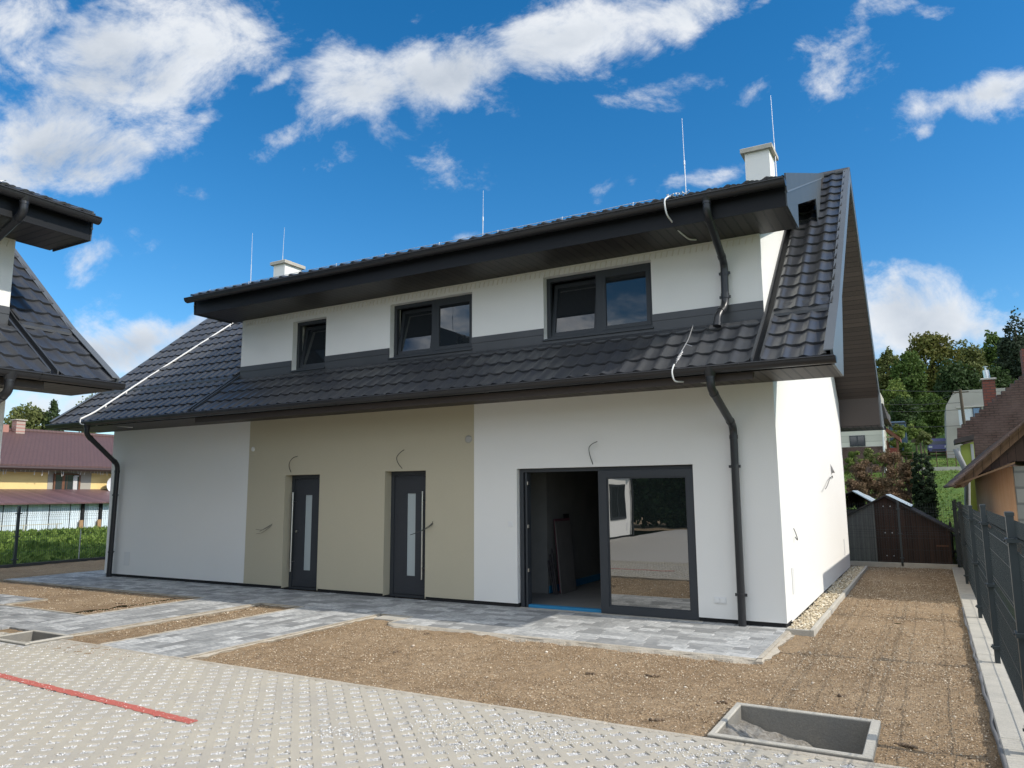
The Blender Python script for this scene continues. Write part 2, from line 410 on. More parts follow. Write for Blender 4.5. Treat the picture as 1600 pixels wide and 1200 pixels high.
def slab_with_holes(mb, x0, x1, z0, z1, y0, y1, holes):
    xs = sorted({x0, x1, *[h[0] for h in holes], *[h[1] for h in holes]}); zs = sorted({z0, z1, *[h[2] for h in holes], *[h[3] for h in holes]})
    def solid(i, j):
        if i < 0 or j < 0 or i >= len(xs) - 1 or j >= len(zs) - 1: return False
        cx, cz = (xs[i] + xs[i + 1]) / 2, (zs[j] + zs[j + 1]) / 2
        return not any(h[0] < cx < h[1] and h[2] < cz < h[3] for h in holes)
    for i in range(len(xs) - 1):
        for j in range(len(zs) - 1):
            if not solid(i, j): continue
            a, b, c, d = xs[i], xs[i + 1], zs[j], zs[j + 1]
            mb.add([(a, y0, c), (b, y0, c), (b, y0, d), (a, y0, d)], [(0, 1, 2, 3)])
            mb.add([(a, y1, c), (b, y1, c), (b, y1, d), (a, y1, d)], [(3, 2, 1, 0)])
            if not solid(i - 1, j): mb.add([(a, y0, c), (a, y1, c), (a, y1, d), (a, y0, d)], [(3, 2, 1, 0)])
            if not solid(i + 1, j): mb.add([(b, y0, c), (b, y1, c), (b, y1, d), (b, y0, d)], [(0, 1, 2, 3)])
            if not solid(i, j - 1): mb.add([(a, y0, c), (b, y0, c), (b, y1, c), (a, y1, c)], [(3, 2, 1, 0)])
            if not solid(i, j + 1): mb.add([(a, y0, d), (b, y0, d), (b, y1, d), (a, y1, d)], [(0, 1, 2, 3)])


def copy_tree(o, parent=None):
    c = o.copy(); COL.objects.link(c)
    if parent: c.parent = parent
    for ch in list(o.children): copy_tree(ch, c)
    return c


# ------------------------------------------------------------------ the double house
EY, EZ = -1.08, 3.22            # eave edge of the roof surface
KY, KZ = 0.05, 4.05             # change of pitch
RY, RZ = 4.18, 7.48             # ridge
WD = 2 * RY                     # depth of the house
XL, XR = -14.0, 0.0
GL, GR = -14.55, 0.85           # roof ends
DL, DR = -10.05, -0.06          # dormer walls


def zroof(y):
    if y > RY: y = 2 * RY - y
    return KZ + (y - KY) * ((RZ - KZ) / (RY - KY)) if y > KY else EZ + (y - EY) * ((KZ - EZ) / (KY - EY))


def tile_sheet(mb, x0, x1, path, period=.235, step=.35, amp=.032, lip=.026, ns=10, phase=0.0):
    """pressed metal tile: waves across, a step down every `step` metres; path runs from the eave upwards in (y,z)"""
    seg = [np.array(p, float) for p in path]
    L = sum(np.linalg.norm(b - a) for a, b in zip(seg[:-1], seg[1:]))
    def at(sl):
        for a, b in zip(seg[:-1], seg[1:]):
            l = np.linalg.norm(b - a)
            if sl <= l + 1e-9 or b is seg[-1]:
                d = (b - a) / l; return a + d * min(sl, l), np.array([-d[1], d[0]])
            sl -= l
    nx = max(2, int(round((x1 - x0) / period * ns))); xs = np.linspace(x0, x1, nx + 1)
    wv = np.clip(.5 + .5 * np.cos(2 * np.pi * (xs - phase) / period), 0, 1) ** 2.3 * amp
    cut = .011 * (1 - np.cos(2 * np.pi * (xs - phase) / period))    # lower edge is scalloped a little
    sl = 0.0
    while sl < L - .02:
        e = min(sl + step, L)
        rows = []
        for t, off in ((0.0, -.006), (0.0, lip), (.12, lip * .9), (.5, lip * .5), (1.0, 0.0)):
            q, n = at(sl + (e - sl) * t)
            d = np.array([n[1], -n[0]])
            rr = []
            for x, wz, cz in zip(xs, wv, cut):
                p = q + n * (off + wz) + (d * cz * .9 if t == 0.0 else 0)
                rr.append((x, p[0], p[1]))
            rows.append(rr)
        k = nx + 1; vs = [p for r in rows for p in r]
        fs = [(i * k + j, i * k + j + 1, (i + 1) * k + j + 1, (i + 1) * k + j) for i in range(4) for j in range(nx)]
        mb.add(vs, fs[:nx], False); n0 = len(mb.v)
        mb.add(vs, fs[nx:], True)
        sl = e
    return mb


def gutter_mb(mb, x0, x1, y, ztop, r=.078):
    n = 10
    def ring(x, rr):
        return [(x, y - rr * math.cos(math.pi * k / n), ztop - rr * math.sin(math.pi * k / n)) for k in range(n + 1)]
    a, b, c, d = ring(x0, r), ring(x1, r), ring(x0, r - .006), ring(x1, r - .006)
    k = n + 1
    mb.add(a + b, [(i, i + 1, k + i + 1, k + i) for i in range(n)], True); mb.add(c + d, [(k + i, k + i + 1, i + 1, i) for i in range(n)], True)
    mb.tube([(x0, y - r, ztop), (x1, y - r, ztop)], .011, 8)
    mb.box(x0, x1, y + r - .006, y + r, ztop - .004, ztop + .012)
    for x, s in ((x0, -1), (x1, 1)):
        e = ring(x, r); f = ring(x + s * .012, r); mb.add(e + f, [tuple(range(k)) if s < 0 else tuple(range(k))[::-1], tuple(range(k, 2 * k)) if s > 0 else tuple(range(k, 2 * k))[::-1]] + [(i, i + 1, k + i + 1, k + i) for i in range(n)])


def gutter_joint(x, y, ztop, parent, r=.083):
    n = 10; mb = MB()
    for dx in (0,):
        a = [(x - .022, y - r * math.cos(math.pi * k / n), ztop - r * math.sin(math.pi * k / n)) for k in range(n + 1)]
        b = [(x + .022, *q[1:]) for q in a]; k = n + 1
        mb.add(a + b, [(i, i + 1, k + i + 1, k + i) for i in range(n)], True)
    mb.tube([(x - .022, y - r, ztop), (x + .022, y - r, ztop)], .014, 8)
    mb.build('gutter_joint', GUTTER, parent)


def downpipe(parent, pts, brackets, r=.05, funnel=True):
    mb = MB(); mb.tube(bend(pts, .11), r, 14)
    if funnel:
        p = np.array(pts[0]); mb.tube([p + (0, 0, .10), p + (0, 0, .03), p + (0, 0, -.03)], [r * 1.75, r * 1.5, r * 1.02], 14)
    for i in range(1, len(pts) - 1):   # sleeves at the bends
        a, b, c = (np.array(pts[i + k], float) for k in (-1, 0, 1))
        for q in (a, c):
            d = (q - b); d /= np.linalg.norm(d)
            mb.tube([b + d * .12, b + d * .17], r + .006, 14)
    o = mb.build('downpipe', GUTTER, parent)
    for z, x, y in brackets:
        k = MB(); k.tube([(x, y, z - .018), (x, y, z + .018)], r + .008, 14); k.box(x - .075, x - r, y - .012, y + .012, z - .018, z + .018); k.box(x + r, x + .075, y - .012, y + .012, z - .018, z + .018)
        k.tube([(x, y + .02, z), (x, .0, z)], .008, 6); k.build('bracket', GUTTER, o)
    return o


def window(parent, x0, x1, z0, z1, yf, kind):
    """kind: 'tilt' single tilted sash, 'double' tilted left sash with fixed right light"""
    fw = .062; mb = MB(); y0, y1 = yf, yf + .075
    mb.box(x0, x1, y0, y1, z1 - fw, z1); mb.box(x0, x1, y0, y1, z0, z0 + fw); mb.box(x0, x0 + fw, y0, y1, z0 + fw, z1 - fw); mb.box(x1 - fw, x1, y0, y1, z0 + fw, z1 - fw)
    lights = []
    if kind == 'double':
        xm = (x0 + x1) / 2 + .01; mb.box(xm - .05, xm + .05, y0, y1, z0 + fw, z1 - fw)
        lights = [(x0 + fw, xm - .05, True), (xm + .05, x1 - fw, False)]
    else: lights = [(x0 + fw, x1 - fw, True)]
    wroot = mb.build('window', FRAME, parent)
    for a, b, tilt in lights:
        h = z1 - z0 - 2 * fw; sw = .058
        s = MB(); g = MB()
        for (p, q, r_, t_) in ((a, b, 0, sw), (a, b, h - sw, h), (a, a + sw, sw, h - sw), (b - sw, b, sw, h - sw)):
            s.box(p, q, -.012, .05, r_, t_)
        g.box(a + sw, b - sw, .008, .028, sw, h - sw)
        so = s.build('sash', FRAME, wroot); go = g.build('pane', WGLASS, wroot)
        for o in (so, go):
            o.location = (0, yf + (.035 if tilt else .006), z0 + fw + .002)
            if tilt: o.rotation_euler = (math.radians(-9.5), 0, 0)
    sl_ = MB(); sl_.box(x0 - .015, x1 + .015, -.035, yf, z0 - .028, z0 - .003); sl_.build('sill', FRAME, wroot)
    dk = MB(); dk.box(x0, x1, .55, .57, z0 - .05, z1 + .05); dk.build('room_backdrop', DARKVOID, wroot)  # black sheet in place of the unlit room's depth
    return wroot


def front_door(parent, x0, x1, z0, z1, gl, bar_x, bar_left):
    yf = .17; fw = .07; mb = MB()
    mb.box(x0, x0 + fw, yf, yf + .09, z0, z1); mb.box(x1 - fw, x1, yf, yf + .09, z0, z1); mb.box(x0 + fw, x1 - fw, yf, yf + .09, z1 - fw, z1); mb.box(x0 + fw, x1 - fw, yf, yf + .09, z0, z0 + .04)
    r = mb.build('front_door', FRAME, parent)
    lf = MB(); slab_with_holes(lf, x0 + fw, x1 - fw, z0 + .045, z1 - fw - .004, yf + .018, yf + .085, [(gl[0], gl[1], gl[2], gl[3])])
    lf.box(x0 + fw + .01, x1 - fw - .01, yf + .010, yf + .018, z0 + .06, z0 + .16)
    lo = lf.build('leaf', LEAF, r)
    g = MB(); g.box(gl[0], gl[1], yf + .035, yf + .06, gl[2], gl[3]); g.build('glass_panel', FROST, r)
    h = MB(); yb = yf - .065; h.tube([(bar_x, yb, .34), (bar_x, yb, 1.77)], .016, 12)
    for z in (.52, 1.60): h.tube([(bar_x, yb, z), (bar_x, yf + .02, z)], .009, 8)
    h.build('handle', STEEL, r)
    if bar_left:
        k = MB(); k.tube([(bar_x + .055, yf + .02, 1.06), (bar_x + .055, yf - .012, 1.06)], .022, 12); k.build('lock_cylinder', STEEL, r)
    return r


def chimney(parent, cx, cy, wx, wy, zt, label=None):
    mb = MB(); zb = zroof(cy) - .7; mb.box(cx - wx / 2, cx + wx / 2, cy - wy / 2, cy + wy / 2, zb, zt - .10)
    c = mb.build('chimney', PLASTER, parent)
    k = MB(); k.bevbox(cx - wx / 2 - .07, cx + wx / 2 + .07, cy - wy / 2 - .07, cy + wy / 2 + .07, zt - .10, zt - .01, .012); k.build('cap', CONC, c)
    f = MB(); f.tube([(cx, cy, zt - .02), (cx, cy, zt + .03), (cx, cy, zt + .075), (cx, cy, zt + .10)], [.14, .13, .10, .03], 14); f.build('flue_cowl', GALV, c)
    return c


def rod(parent, x, y, z0, z1, lean=0.0, mid=True):
    mb = MB(); zm = z0 + (z1 - z0) * .5
    mb.tube([(x, y, z0), (x + lean * .5, y, zm)], .011, 8); mb.tube([(x + lean * .5, y, zm), (x + lean, y, z1)], [.007, .004], 8)
    if mid: mb.tube([(x + lean * .5, y, zm - .05), (x + lean * .5, y, zm + .05)], .018, 8)
    return mb.build('lightning_rod', GALV, parent)


def cable(parent, pts, r, m=None, name='cable', n=6):
    mb = MB(); mb.tube(bend(pts, .08, 4), r, n); return mb.build(name, m or WIREB, parent)


def build_house():
    H = thing('double_house', 'white rendered house with black tiled roof, long dormer and beige panel round two front doors', 'house')
    zs = 3.14; zsd = 5.17
    # ---- walls
    D1 = (-8.72, -7.86, .03, 2.09); D2 = (-6.385, -5.53, .03, 2.11); S1 = (-3.83, -1.105, .03, 2.095)
    mb = MB()
    slab_with_holes(mb, XL, XR, .092, 3.30, 0.0, .36, [(D1[0], D1[1], .092, D1[3]), (D2[0], D2[1], .092, D2[3]), (S1[0], S1[1], .092, S1[3])])
    gp = [(.36, .060), (WD, .060), (WD, zroof(WD) - .30), (RY, RZ - .30), (.36, zroof(.36) - .30)]
    mb.prism(gp, 'x', XR - .36, XR); mb.prism(gp, 'x', XL, XL + .36)
    mb.box(XL + .36, XR - .36, WD - .36, WD, .092, 3.6)
    wall = mb.build('wall', PLASTER, H)
    pn = MB(); slab_with_holes(pn, -9.70, -4.60, .094, 3.16, -.003, .0, [(D1[0], D1[1], .094, D1[3]), (D2[0], D2[1], .094, D2[3])])
    for d in (D1, D2):   # beige reveals
        pn.box(d[0], d[0] + .003, -.002, .17, .06, d[3]); pn.box(d[1] - .003, d[1], -.002, .17, .06, d[3]); pn.box(d[0] + .003, d[1] - .003, -.002, .17, d[3] - .003, d[3])
    tag(pn.build('render_panel', BEIGE, H), 'beige rendered panel round the two front doors')
    for a, b in ((XL + .02, D1[0]), (D1[1], D2[0]), (D2[1], S1[0]), (S1[1], XR - .02)):
        pl = MB(); pl.box(a, b, .03, .33, -.06, .10); pl.build('plinth', PLINTH, H)
    for a, b in ((XR - .33, XR - .02), (XL + .02, XL + .33)):
        pl = MB(); pl.box(a, b, .34, WD - .03, -.06, .10); pl.build('plinth', PLINTH, H)
    # ---- dormer walls
    wins = [(-8.66, -7.82, 4.04, 4.985, 'tilt'), (-6.33, -4.64, 4.06, 5.01, 'double'), (-3.33, -1.59, 4.06, 5.05, 'double')]
    mb = MB(); slab_with_holes(mb, DL, DR, 3.98, 5.30, 0.0, .30, [(a, b, c, d) for a, b, c, d, _ in wins])
    for xa, xb in ((DR - .30, DR), (DL, DL + .30)):
        mb.prism([(.30, 4.0), (.30, 5.40), (3.2, 6.4), (2.9, zroof(2.9) - .05)], 'x', xa, xb)
    mb.build('dormer_wall', PLASTER, H)
    tick = MB(); x = DL + .12; tick.box(DL + .05, DR - .03, -.004, -.0005, zsd - .035, zsd - .002)  # pale band and ticks put in as light from the soffit board gaps
    while x < DR - .05:
        tick.obox((x, -.006, zsd - .075), (.006, 0, .0), (0, .006, 0), (.010, 0, .045)); x += .085
    tag(tick.build('light_ticks', mat('light_tick_plaster', (.70, .67, .60), .9), H), 'row of pale modelled ticks of light under the dormer soffit')
    for a, b, c, d, k in wins: window(H, a, b, c, d, .115, k)
    front_door(H, D1[0] + .003, D1[1] - .003, D1[2], D1[3] - .003, (-8.385, -8.215, .37, 1.72), -8.615, True)
    front_door(H, D2[0] + .003, D2[1] - .003, D2[2], D2[3] - .003, (-6.05, -5.875, .38, 1.735), -5.672, False)
    # ---- sliding door
    x0, x1, z0, z1 = S1; mb = MB(); yf = .07
    mb.box(x0 + .02, x0 + .075, yf, yf + .16, z0, z1 - .002); mb.box(x0 + .075, x1 - .002, yf, yf + .16, z1 - .055, z1 - .002); mb.box(x1 - .05, x1 - .002, yf + .06, yf + .16, z0, z1 - .055)
    mb.box(x0 + .10, x0 + .13, yf + .02, yf + .14, z0, z1 - .06); mb.box(x0 + .075, x0 + .10, yf + .06, yf + .12, z0, z1 - .06)
    sd = mb.build('sliding_door', FRAME, H)
    sx0, sx1 = -2.50, x1 - .004; sz0, sz1 = .045, z1 - .058; sw = .125
    s = MB(); ys = (.025, .10)
    s.box(sx0, sx1, *ys, sz0, sz0 + .10); s.box(sx0, sx1, *ys, sz1 - .10, sz1); s.box(sx0, sx0 + sw, *ys, sz0 + .10, sz1 - .10); s.box(sx1 - .10, sx1, *ys, sz0 + .10, sz1 - .10)
    for (a, b, c, d) in ((sx0 + sw, sx1 - .1, sz0 + .10, sz0 + .118), (sx0 + sw, sx1 - .1, sz1 - .118, sz1 - .10), (sx0 + sw, sx0 + sw + .018, sz0 + .118, sz1 - .118), (sx1 - .118, sx1 - .1, sz0 + .118, sz1 - .118)):
        s.box(a, b, .038, .09, c, d)
    s.build('sash', FRAME, sd)
    g = MB(); g.box(sx0 + sw + .018, sx1 - .118, .052, .068, sz0 + .118, sz1 - .118); g.build('pane', GLASS, sd)
    bt = MB(); bt.box(x0 + .13, sx0 + .3, .10, .20, .028, .075); tag(bt.build('threshold_tape', BLUE, sd), 'blue tape along the threshold')
    st = MB(); st.box(x0 + .02, x1 + .04, -.04, .06, .0, .040); st.build('threshold', CONC, sd)
    for zz in (.55, 1.2, 1.85):
        k = MB(); k.box(x0 + .131, x0 + .145, .09, .13, zz, zz + .05); k.build('striker', STEEL, sd)
    # ---- room behind the open sliding door
    rm = MB(); a, b, c, d, e, f = -4.75, -.38, .37, 5.2, .035, 2.75
    rm.add([(a, c, e), (b, c, e), (b, d, e), (a, d, e)], [(0, 1, 2, 3)]); rm.add([(a, c, f), (b, c, f), (b, d, f), (a, d, f)], [(3, 2, 1, 0)])
    rm.add([(a, c, e), (a, d, e), (a, d, f), (a, c, f)], [(0, 1, 2, 3)]); rm.add([(b, c, e), (b, d, e), (b, d, f), (b, c, f)], [(3, 2, 1, 0)]); rm.add([(a, d, e), (b, d, e), (b, d, f), (a, d, f)], [(0, 1, 2, 3)])
    # partition wall seen inside on the left
    rm.box(-4.74, -4.10, 1.55, 5.1, .04, 2.74)
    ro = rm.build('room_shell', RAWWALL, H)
    tp = MB(); tp.box(-4.098, -4.088, 1.6, 5.0, .04, .16); tag(tp.build('edge_strip', BLUE, H), 'blue edge insulation strip along the inner wall')
    so = MB(); so.box(-4.098, -4.085, 2.2, 2.42, 1.25, 1.35); so.build('wall_box', DARKVOID, H)
    # ---- roof bodies (closed slabs, their undersides are the gable soffits)
    T = .07; B_ = .24
    def prof(y0, y1, off):
        ys = sorted({y0, y1, *[q for q in (KY, RY, WD - KY) if y0 < q < y1]}); return [(y, zroof(y) - off) for y in ys]
    rb = MB()
    def slab(xa, xb, y0, y1): rb.prism(prof(y0, y1, .015) + prof(y0, y1, B_)[::-1], 'x', xa, xb)
    slab(GL, DL, 0.02, WD - 0.02); slab(DR, GR - .03, .02, WD - .02); slab(DL, DR, RY - .3, WD - .02)
    slab(DL, DR, -.98, -.002)
    for xa, xb in ((GL, DL), (DR, GR - .03)): rb.prism(prof(-.98, .02, .015) + [(.02, zs + .03), (-.98, zs + .03)], 'x', xa, xb)
    rb.prism(prof(WD - .02, WD + .98, .015) + [(WD + .98, zs + .03), (WD - .02, zs + .03)], 'x', GL, GR - .03)
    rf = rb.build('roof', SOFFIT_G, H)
    low = [(EY, EZ), (KY, KZ)]; up = [(KY, KZ), (RY - .02, RZ)]
    for (xa, xb) in ((DR + .125, GR - .07), (GL + .05, DL - .125)):
        t_ = MB(); tile_sheet(t_, xa, xb, low, phase=xa); t_.build('roof_tile_sheet', TILE, rf)
        t_ = MB(); tile_sheet(t_, xa, xb, [(KY - .05, KZ + .01), (RY - .05, RZ)], phase=xa + .04); t_.build('roof_tile_sheet', TILE, rf)
        k = MB(); k.prism([(KY - .13, zroof(KY - .13) + .068), (KY, KZ + .075), (KY + .10, zroof(KY + .10) + .075), (KY + .11, zroof(KY + .11) + .03), (KY - .13, zroof(KY - .13) + .03)], 'x', xa + .01, xb - .03)
        k.build('break_flashing', TRIM, rf)
    t_ = MB(); tile_sheet(t_, DL + .0, DR - .005, [(EY, EZ), (-.10, zroof(-.10))], phase=DR); t_.build('roof_tile_sheet', TILE, rf)
    t_ = MB(); tile_sheet(t_, GL + .05, GR - .07, [(WD - EY, EZ), (RY + .05, RZ)], ns=6)
    t_.f = [q[::-1] for q in t_.f]; t_.build('roof_tile_sheet', TILE, rf)
    # ridge caps
    k = MB(); k.tube([(GL + .02, RY, RZ + .0), (GR - .02, RY, RZ + .0)], .085, 10); k.build('ridge_cap', TRIM, rf)
    # verge boards with their foot over the eave box
    for xa, xb, m_ in ((GR - .03, GR, VERGE), (GL - .02, GL, VERGE)):
        v = MB()
        ypr = [EY - .02, KY, RY, WD - KY, WD - EY + .02]
        top = [(y, zroof(min(max(y, EY), WD - EY)) + .075) for y in ypr]; bot = [(y, zroof(min(max(y, EY), WD - EY)) - .20) for y in (WD - KY, RY, .60)]
        poly = top + [(WD + 1.0, zs), (WD + .02, zs)] + bot + [(0.0, zs), (-1.0, zs)]
        v.prism(poly, 'x', xa, xb)
        # folded rim on top, towards the tiles
        for (ya, yb) in ((EY - .02, KY), (KY, RY), (RY, WD - KY), (WD - KY, WD - EY)):
            v.prism([(ya, zroof(max(ya, EY)) + .076), (yb, zroof(yb) + .076), (yb, zroof(yb) + .088), (ya, zroof(max(ya, EY)) + .088)], 'x', *((xa - .07, xb + .004) if xa > -5 else (xa - .004, xb + .07)))
        v.build('verge_board', m_, rf)
    # valley channels beside the dormer
    for xc in (DR + .065, DL - .065):
        for dx in (-.055, 0.0, .055):
            k = MB()
            for (ya, yb) in ((EY + .02, KY), (KY, 2.6)):
                k.prism([(ya, zroof(ya) + .01), (yb, zroof(yb) + .01), (yb, zroof(yb) + (.065 if dx else .02)), (ya, zroof(ya) + (.065 if dx else .02))], 'x', xc + dx - .014 - (.03 if not dx else 0), xc + dx + .014 + (.03 if not dx else 0))
            k.build('valley_channel', TRIM if dx else FASCIA, rf)
    # apron between dormer wall and tiles, interrupted by the window sills
    ap = MB()
    segs = [(DL, wins[0][0]), (wins[0][1], wins[1][0]), (wins[1][1], wins[2][0]), (wins[2][1], DR)]
    for a_, b_ in segs:
        ap.box(a_ + .002, b_ - .002, -.012, -.0005, 4.0, 4.135); ap.box(a_ + .002, b_ - .002, -.020, -.0005, 4.135, 4.235)
    for a_, b_, c_, *_r in wins: ap.box(a_ + .002, b_ - .002, -.012, -.0005, 3.999, c_ - .030)
    ap.box(DL, DR, -.016, -.003, 3.93, 3.998)
    ap.prism([(-.235, zroof(-.235) + .052), (-.004, 3.995), (-.004, 3.975), (-.235, zroof(-.235) + .035)], 'x', DL, DR)
    ap.build('apron_flashing', TRIM, H)
    # ---- eaves boxes
    for (y0, y1, nm) in ((-.99, .0, 'soffit'), (WD, WD + .99, 'soffit')):
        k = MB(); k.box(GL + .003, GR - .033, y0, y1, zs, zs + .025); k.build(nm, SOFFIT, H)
    k = MB(); k.box(GL, GR - .033, -1.0, -.985, zs + .001, EZ - .02); k.build('fascia', FASCIA, H)
    k = MB(); gutter_mb(k, GL + .02, GR + .02, EY - .04, EZ - .005); gt = k.build('gutter', GUTTER, H)
    x = -13.6
    while x < .5:
        gutter_joint(x, EY - .04, EZ - .005, gt); x += 1.02 if x < -6 else 1.75
    k = MB(); gutter_mb(k, GL + .02, GR + .02, WD - EY + .04, EZ - .005); k.build('gutter', GUTTER, H)
    # ---- dormer roof
    dy0, dz0 = -.98, 5.475; sl_ = (RZ - dz0) / (RY - dy0); zd = lambda y: dz0 + (y - dy0) * sl_
    ds = MB(); ds.prism([(-.87, zd(-.87) - .015), (RY, RZ - .015), (RY, RZ - .2), (.06, zd(.06) - .2), (.06, zsd + .03), (-.87, zsd + .03)], 'x', DL - .30, .42)
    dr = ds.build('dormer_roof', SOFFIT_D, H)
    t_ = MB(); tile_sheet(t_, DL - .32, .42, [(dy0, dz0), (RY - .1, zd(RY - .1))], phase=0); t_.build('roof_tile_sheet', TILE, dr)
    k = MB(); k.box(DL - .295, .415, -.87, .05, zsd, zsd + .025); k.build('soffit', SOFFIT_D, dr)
    k = MB(); k.box(DL - .30, .425, -.885, -.871, zsd - .02, zd(-.87) - .02); k.build('fascia', FASCIA, dr)
    k = MB(); gutter_mb(k, DL - .36, .44, dy0 - .035, dz0 - .040); gt2 = k.build('gutter', GUTTER, dr)
    for x in (-9.2, -7.2, -5.2, -3.2, -1.2, -.15): gutter_joint(x, dy0 - .035, dz0 - .040, gt2)
    # cheek sheets at both ends: seamed metal with an unfinished opening below
    for xa, xb in ((.425, .445), (DL - .325, DL - .305)):
        y_hit = 3.75
        c1 = MB(); c1.prism([(-.90, zd(-.9) + .06), (RY - .35, zd(RY - .35) + .06), (RY - .35, zd(RY - .35) - .02), (-.90, zd(-.9) - .20)], 'x', xa, xb)
        ck = c1.build('cheek_sheet', CHEEK, dr)
        c2 = MB(); c2.prism([(-.90, zd(-.9) - .20), (3.35, zd(3.35) - .04), (2.62, zroof(2.62) - .02), (2.35, zroof(2.35) + .02), (2.28, zd(2.28) - .37), (.06, zd(.06) - .38), (.0, zsd - .02), (-.89, zsd - .02)], 'x', xa + .002, xb - .003)
        c2.build('cheek_sheet', CHEEK, dr)
        c3 = MB()
        c3.prism([(-.90, zd(-.9) - .195), (3.35, zd(3.35) - .045), (3.35, zd(3.35) - .025), (-.90, zd(-.9) - .172)], 'x', xa - .004, xb + .008); c3.build('seam', VERGE, ck)
        rv = MB()
        for yy in np.arange(-.7, 3.2, .28):
            for dzz in (.03, -.14, -.30):
                if yy + abs(dzz) < 3.0 and not (dzz < -.2 and yy < .1): rv.box(xa - .003, xb + .003, yy - .008, yy + .008, zd(yy) + dzz - .008, zd(yy) + dzz + .008)
        pass
    vd = MB(); vd.prism([(1.0, 5.78), (2.3, 6.0), (2.6, zroof(2.6)), (2.6, zd(2.6) - .12), (.3, zd(.3) - .12), (.3, 5.62)], 'x', DR + .002, DR + .02); vd.build('void_shade_panel', DARKVOID, dr)  # dark panel added for the shade inside the cheek opening
    vd = MB(); vd.prism([(1.0, 5.78), (2.3, 6.0), (2.6, zroof(2.6)), (2.6, zd(2.6) - .12), (.3, zd(.3) - .12), (.3, 5.62)], 'x', DL - .02, DL - .002); vd.build('void_shade_panel', DARKVOID, dr)
    # ---- rain pipes
    yg = EY - .04
    downpipe(H, [(-.53, yg, 3.12), (-.53, yg, 2.96), (-.52, -.085, 2.58), (-.53, -.085, -.02)], [(2.05, -.525, -.085), (.42, -.525, -.085)])
    downpipe(H, [(-13.16, yg, 3.12), (-13.16, yg, 2.97), (-13.66, -.085, 2.40), (-13.70, -.085, -.02)], [(1.75, -13.68, -.085), (.55, -13.69, -.085)])
    downpipe(H, [(-.50, dy0 - .035, 5.37), (-.50, dy0 - .035, 5.20), (-.53, -.085, 4.80), (-.54, -.085, 4.21), (-.60, -.27, 4.06), (-.61, -.30, 3.93)], [(4.66, -.53, -.085), (4.33, -.537, -.085)])
    # ---- chimneys and rods
    chimney(H, -.71, 4.2, .45, .55, 8.24); chimney(H, -13.28, 4.2, .42, .62, 8.02)
    rod(H, -14.72, 4.2, 7.3, 9.17, -.02, False); rod(H, -13.57, 4.25, 7.5, 9.13, .05, False); rod(H, -7.0, 4.2, 7.4, 8.80, .02); rod(H, -2.17, 4.2, 7.4, 9.34, -.02)
    rod(H, -.43, 4.3, 7.4, 9.40, -.02, False)
    # lightning conductor on the eave, coiled wire and cables
    wz = [(x, dy0 + .05, dz0 + .085) for x in np.linspace(DL - .2, -1.2, 24)]
    mb = MB(); mb.tube([(x, y, z + random.uniform(-.004, .006)) for x, y, z in wz], .005, 5)
    for x in np.arange(-9.9, -1.3, 1.05): mb.tube([(x, dy0 + .05, dz0), (x, dy0 + .05, dz0 + .10)], .008, 6)
    mb.build('conductor_wire', GALV, H)
    mb = MB(); mb.tube([(-1.02 + .28 * k / 24 + .02 * math.sin(k * 1.9), dy0 - .02 + .02 * math.cos(k * 1.9), dz0 + .055 + .025 * math.sin(k * 1.1)) for k in range(25)], .008, 6); mb.build('coiled_wire', GALV, H)
    cable(H, [(-.98, dy0 - .03, dz0 + .05), (-1.02, dy0 - .13, dz0 - .02), (-1.0, dy0 - .12, dz0 - .22), (-.98, -.62, zsd - .0), (-.93, -.32, zsd - .03), (-.86, -.22, zsd - .015)], .011, WIRE)
    cable(H, [(-.95, EY - .1, EZ + .06), (-.97, EY - .16, EZ - .03), (-.95, EY - .14, EZ - .16), (-.86, -.75, zs - .03), (-.68, -.45, zs - .02)], .010, WIRE)
    cable(H, [(-.98, -.12, 3.99), (-.95, -.5, zroof(-.5) + .07), (-.96, -.85, zroof(-.85) + .09), (-.95, EY - .03, EZ + .08)], .007, GALV)
    mb = MB(); mb.tube([(-.955 + .018 * math.sin(k * 2.1), -.82 - .012 * k, zroof(max(-.82 - .012 * k, EY)) + .09 + .012 * math.cos(k * 2.3)) for k in range(18)], .007, 6)
    mb.tube([(-.96, -.62, zroof(-.62) + .08), (-.86, -.66, zroof(-.66) + .06)], .005, 5); mb.build('coiled_wire', GALV, H)
    # conductor pipe down the left roof on little stands
    lp = [(-12.90, 2.35, zroof(2.35) + .10), (-13.15, 1.22, zroof(1.22) + .10), (-13.36, .27, zroof(.27) + .10), (-13.36, -.36, zroof(-.36) + .10), (-13.30, -.92, zroof(-.92) + .10), (-13.26, EY - .13, EZ + .06), (-13.2, EY - .17, EZ - .06), (-12.9, -.85, zs + .02), (-12.6, -.5, zs - .01)]
    mb = MB(); mb.tube(bend(lp[:6], .1, 4), .018, 8); mb.tube(bend(lp[5:], .1, 4), .010, 8)
    cw = mb.build('conductor_pipe', WIRE, H)
    for k in range(7):
        y = 2.1 - k * .46; x = np.interp(y, [-.92, -.36, .27, 1.22, 2.35], [-13.30, -13.36, -13.36, -13.15, -12.90])
        q = MB(); q.box(x - .012, x + .012, y - .012, y + .012, zroof(y), zroof(y) + .10); q.build('stand', WIRE, cw)
    # ---- loose cables, sockets, vents on the facade
    cable(H, [(-8.57, .02, 2.10), (-8.585, -.05, 2.22), (-8.55, -.08, 2.32), (-8.42, -.12, 2.40), (-8.33, -.10, 2.42)], .006)
    cable(H, [(-6.0, .02, 2.11), (-6.08, -.05, 2.24), (-6.09, -.08, 2.34), (-5.98, -.10, 2.42), (-5.88, -.14, 2.45)], .006)
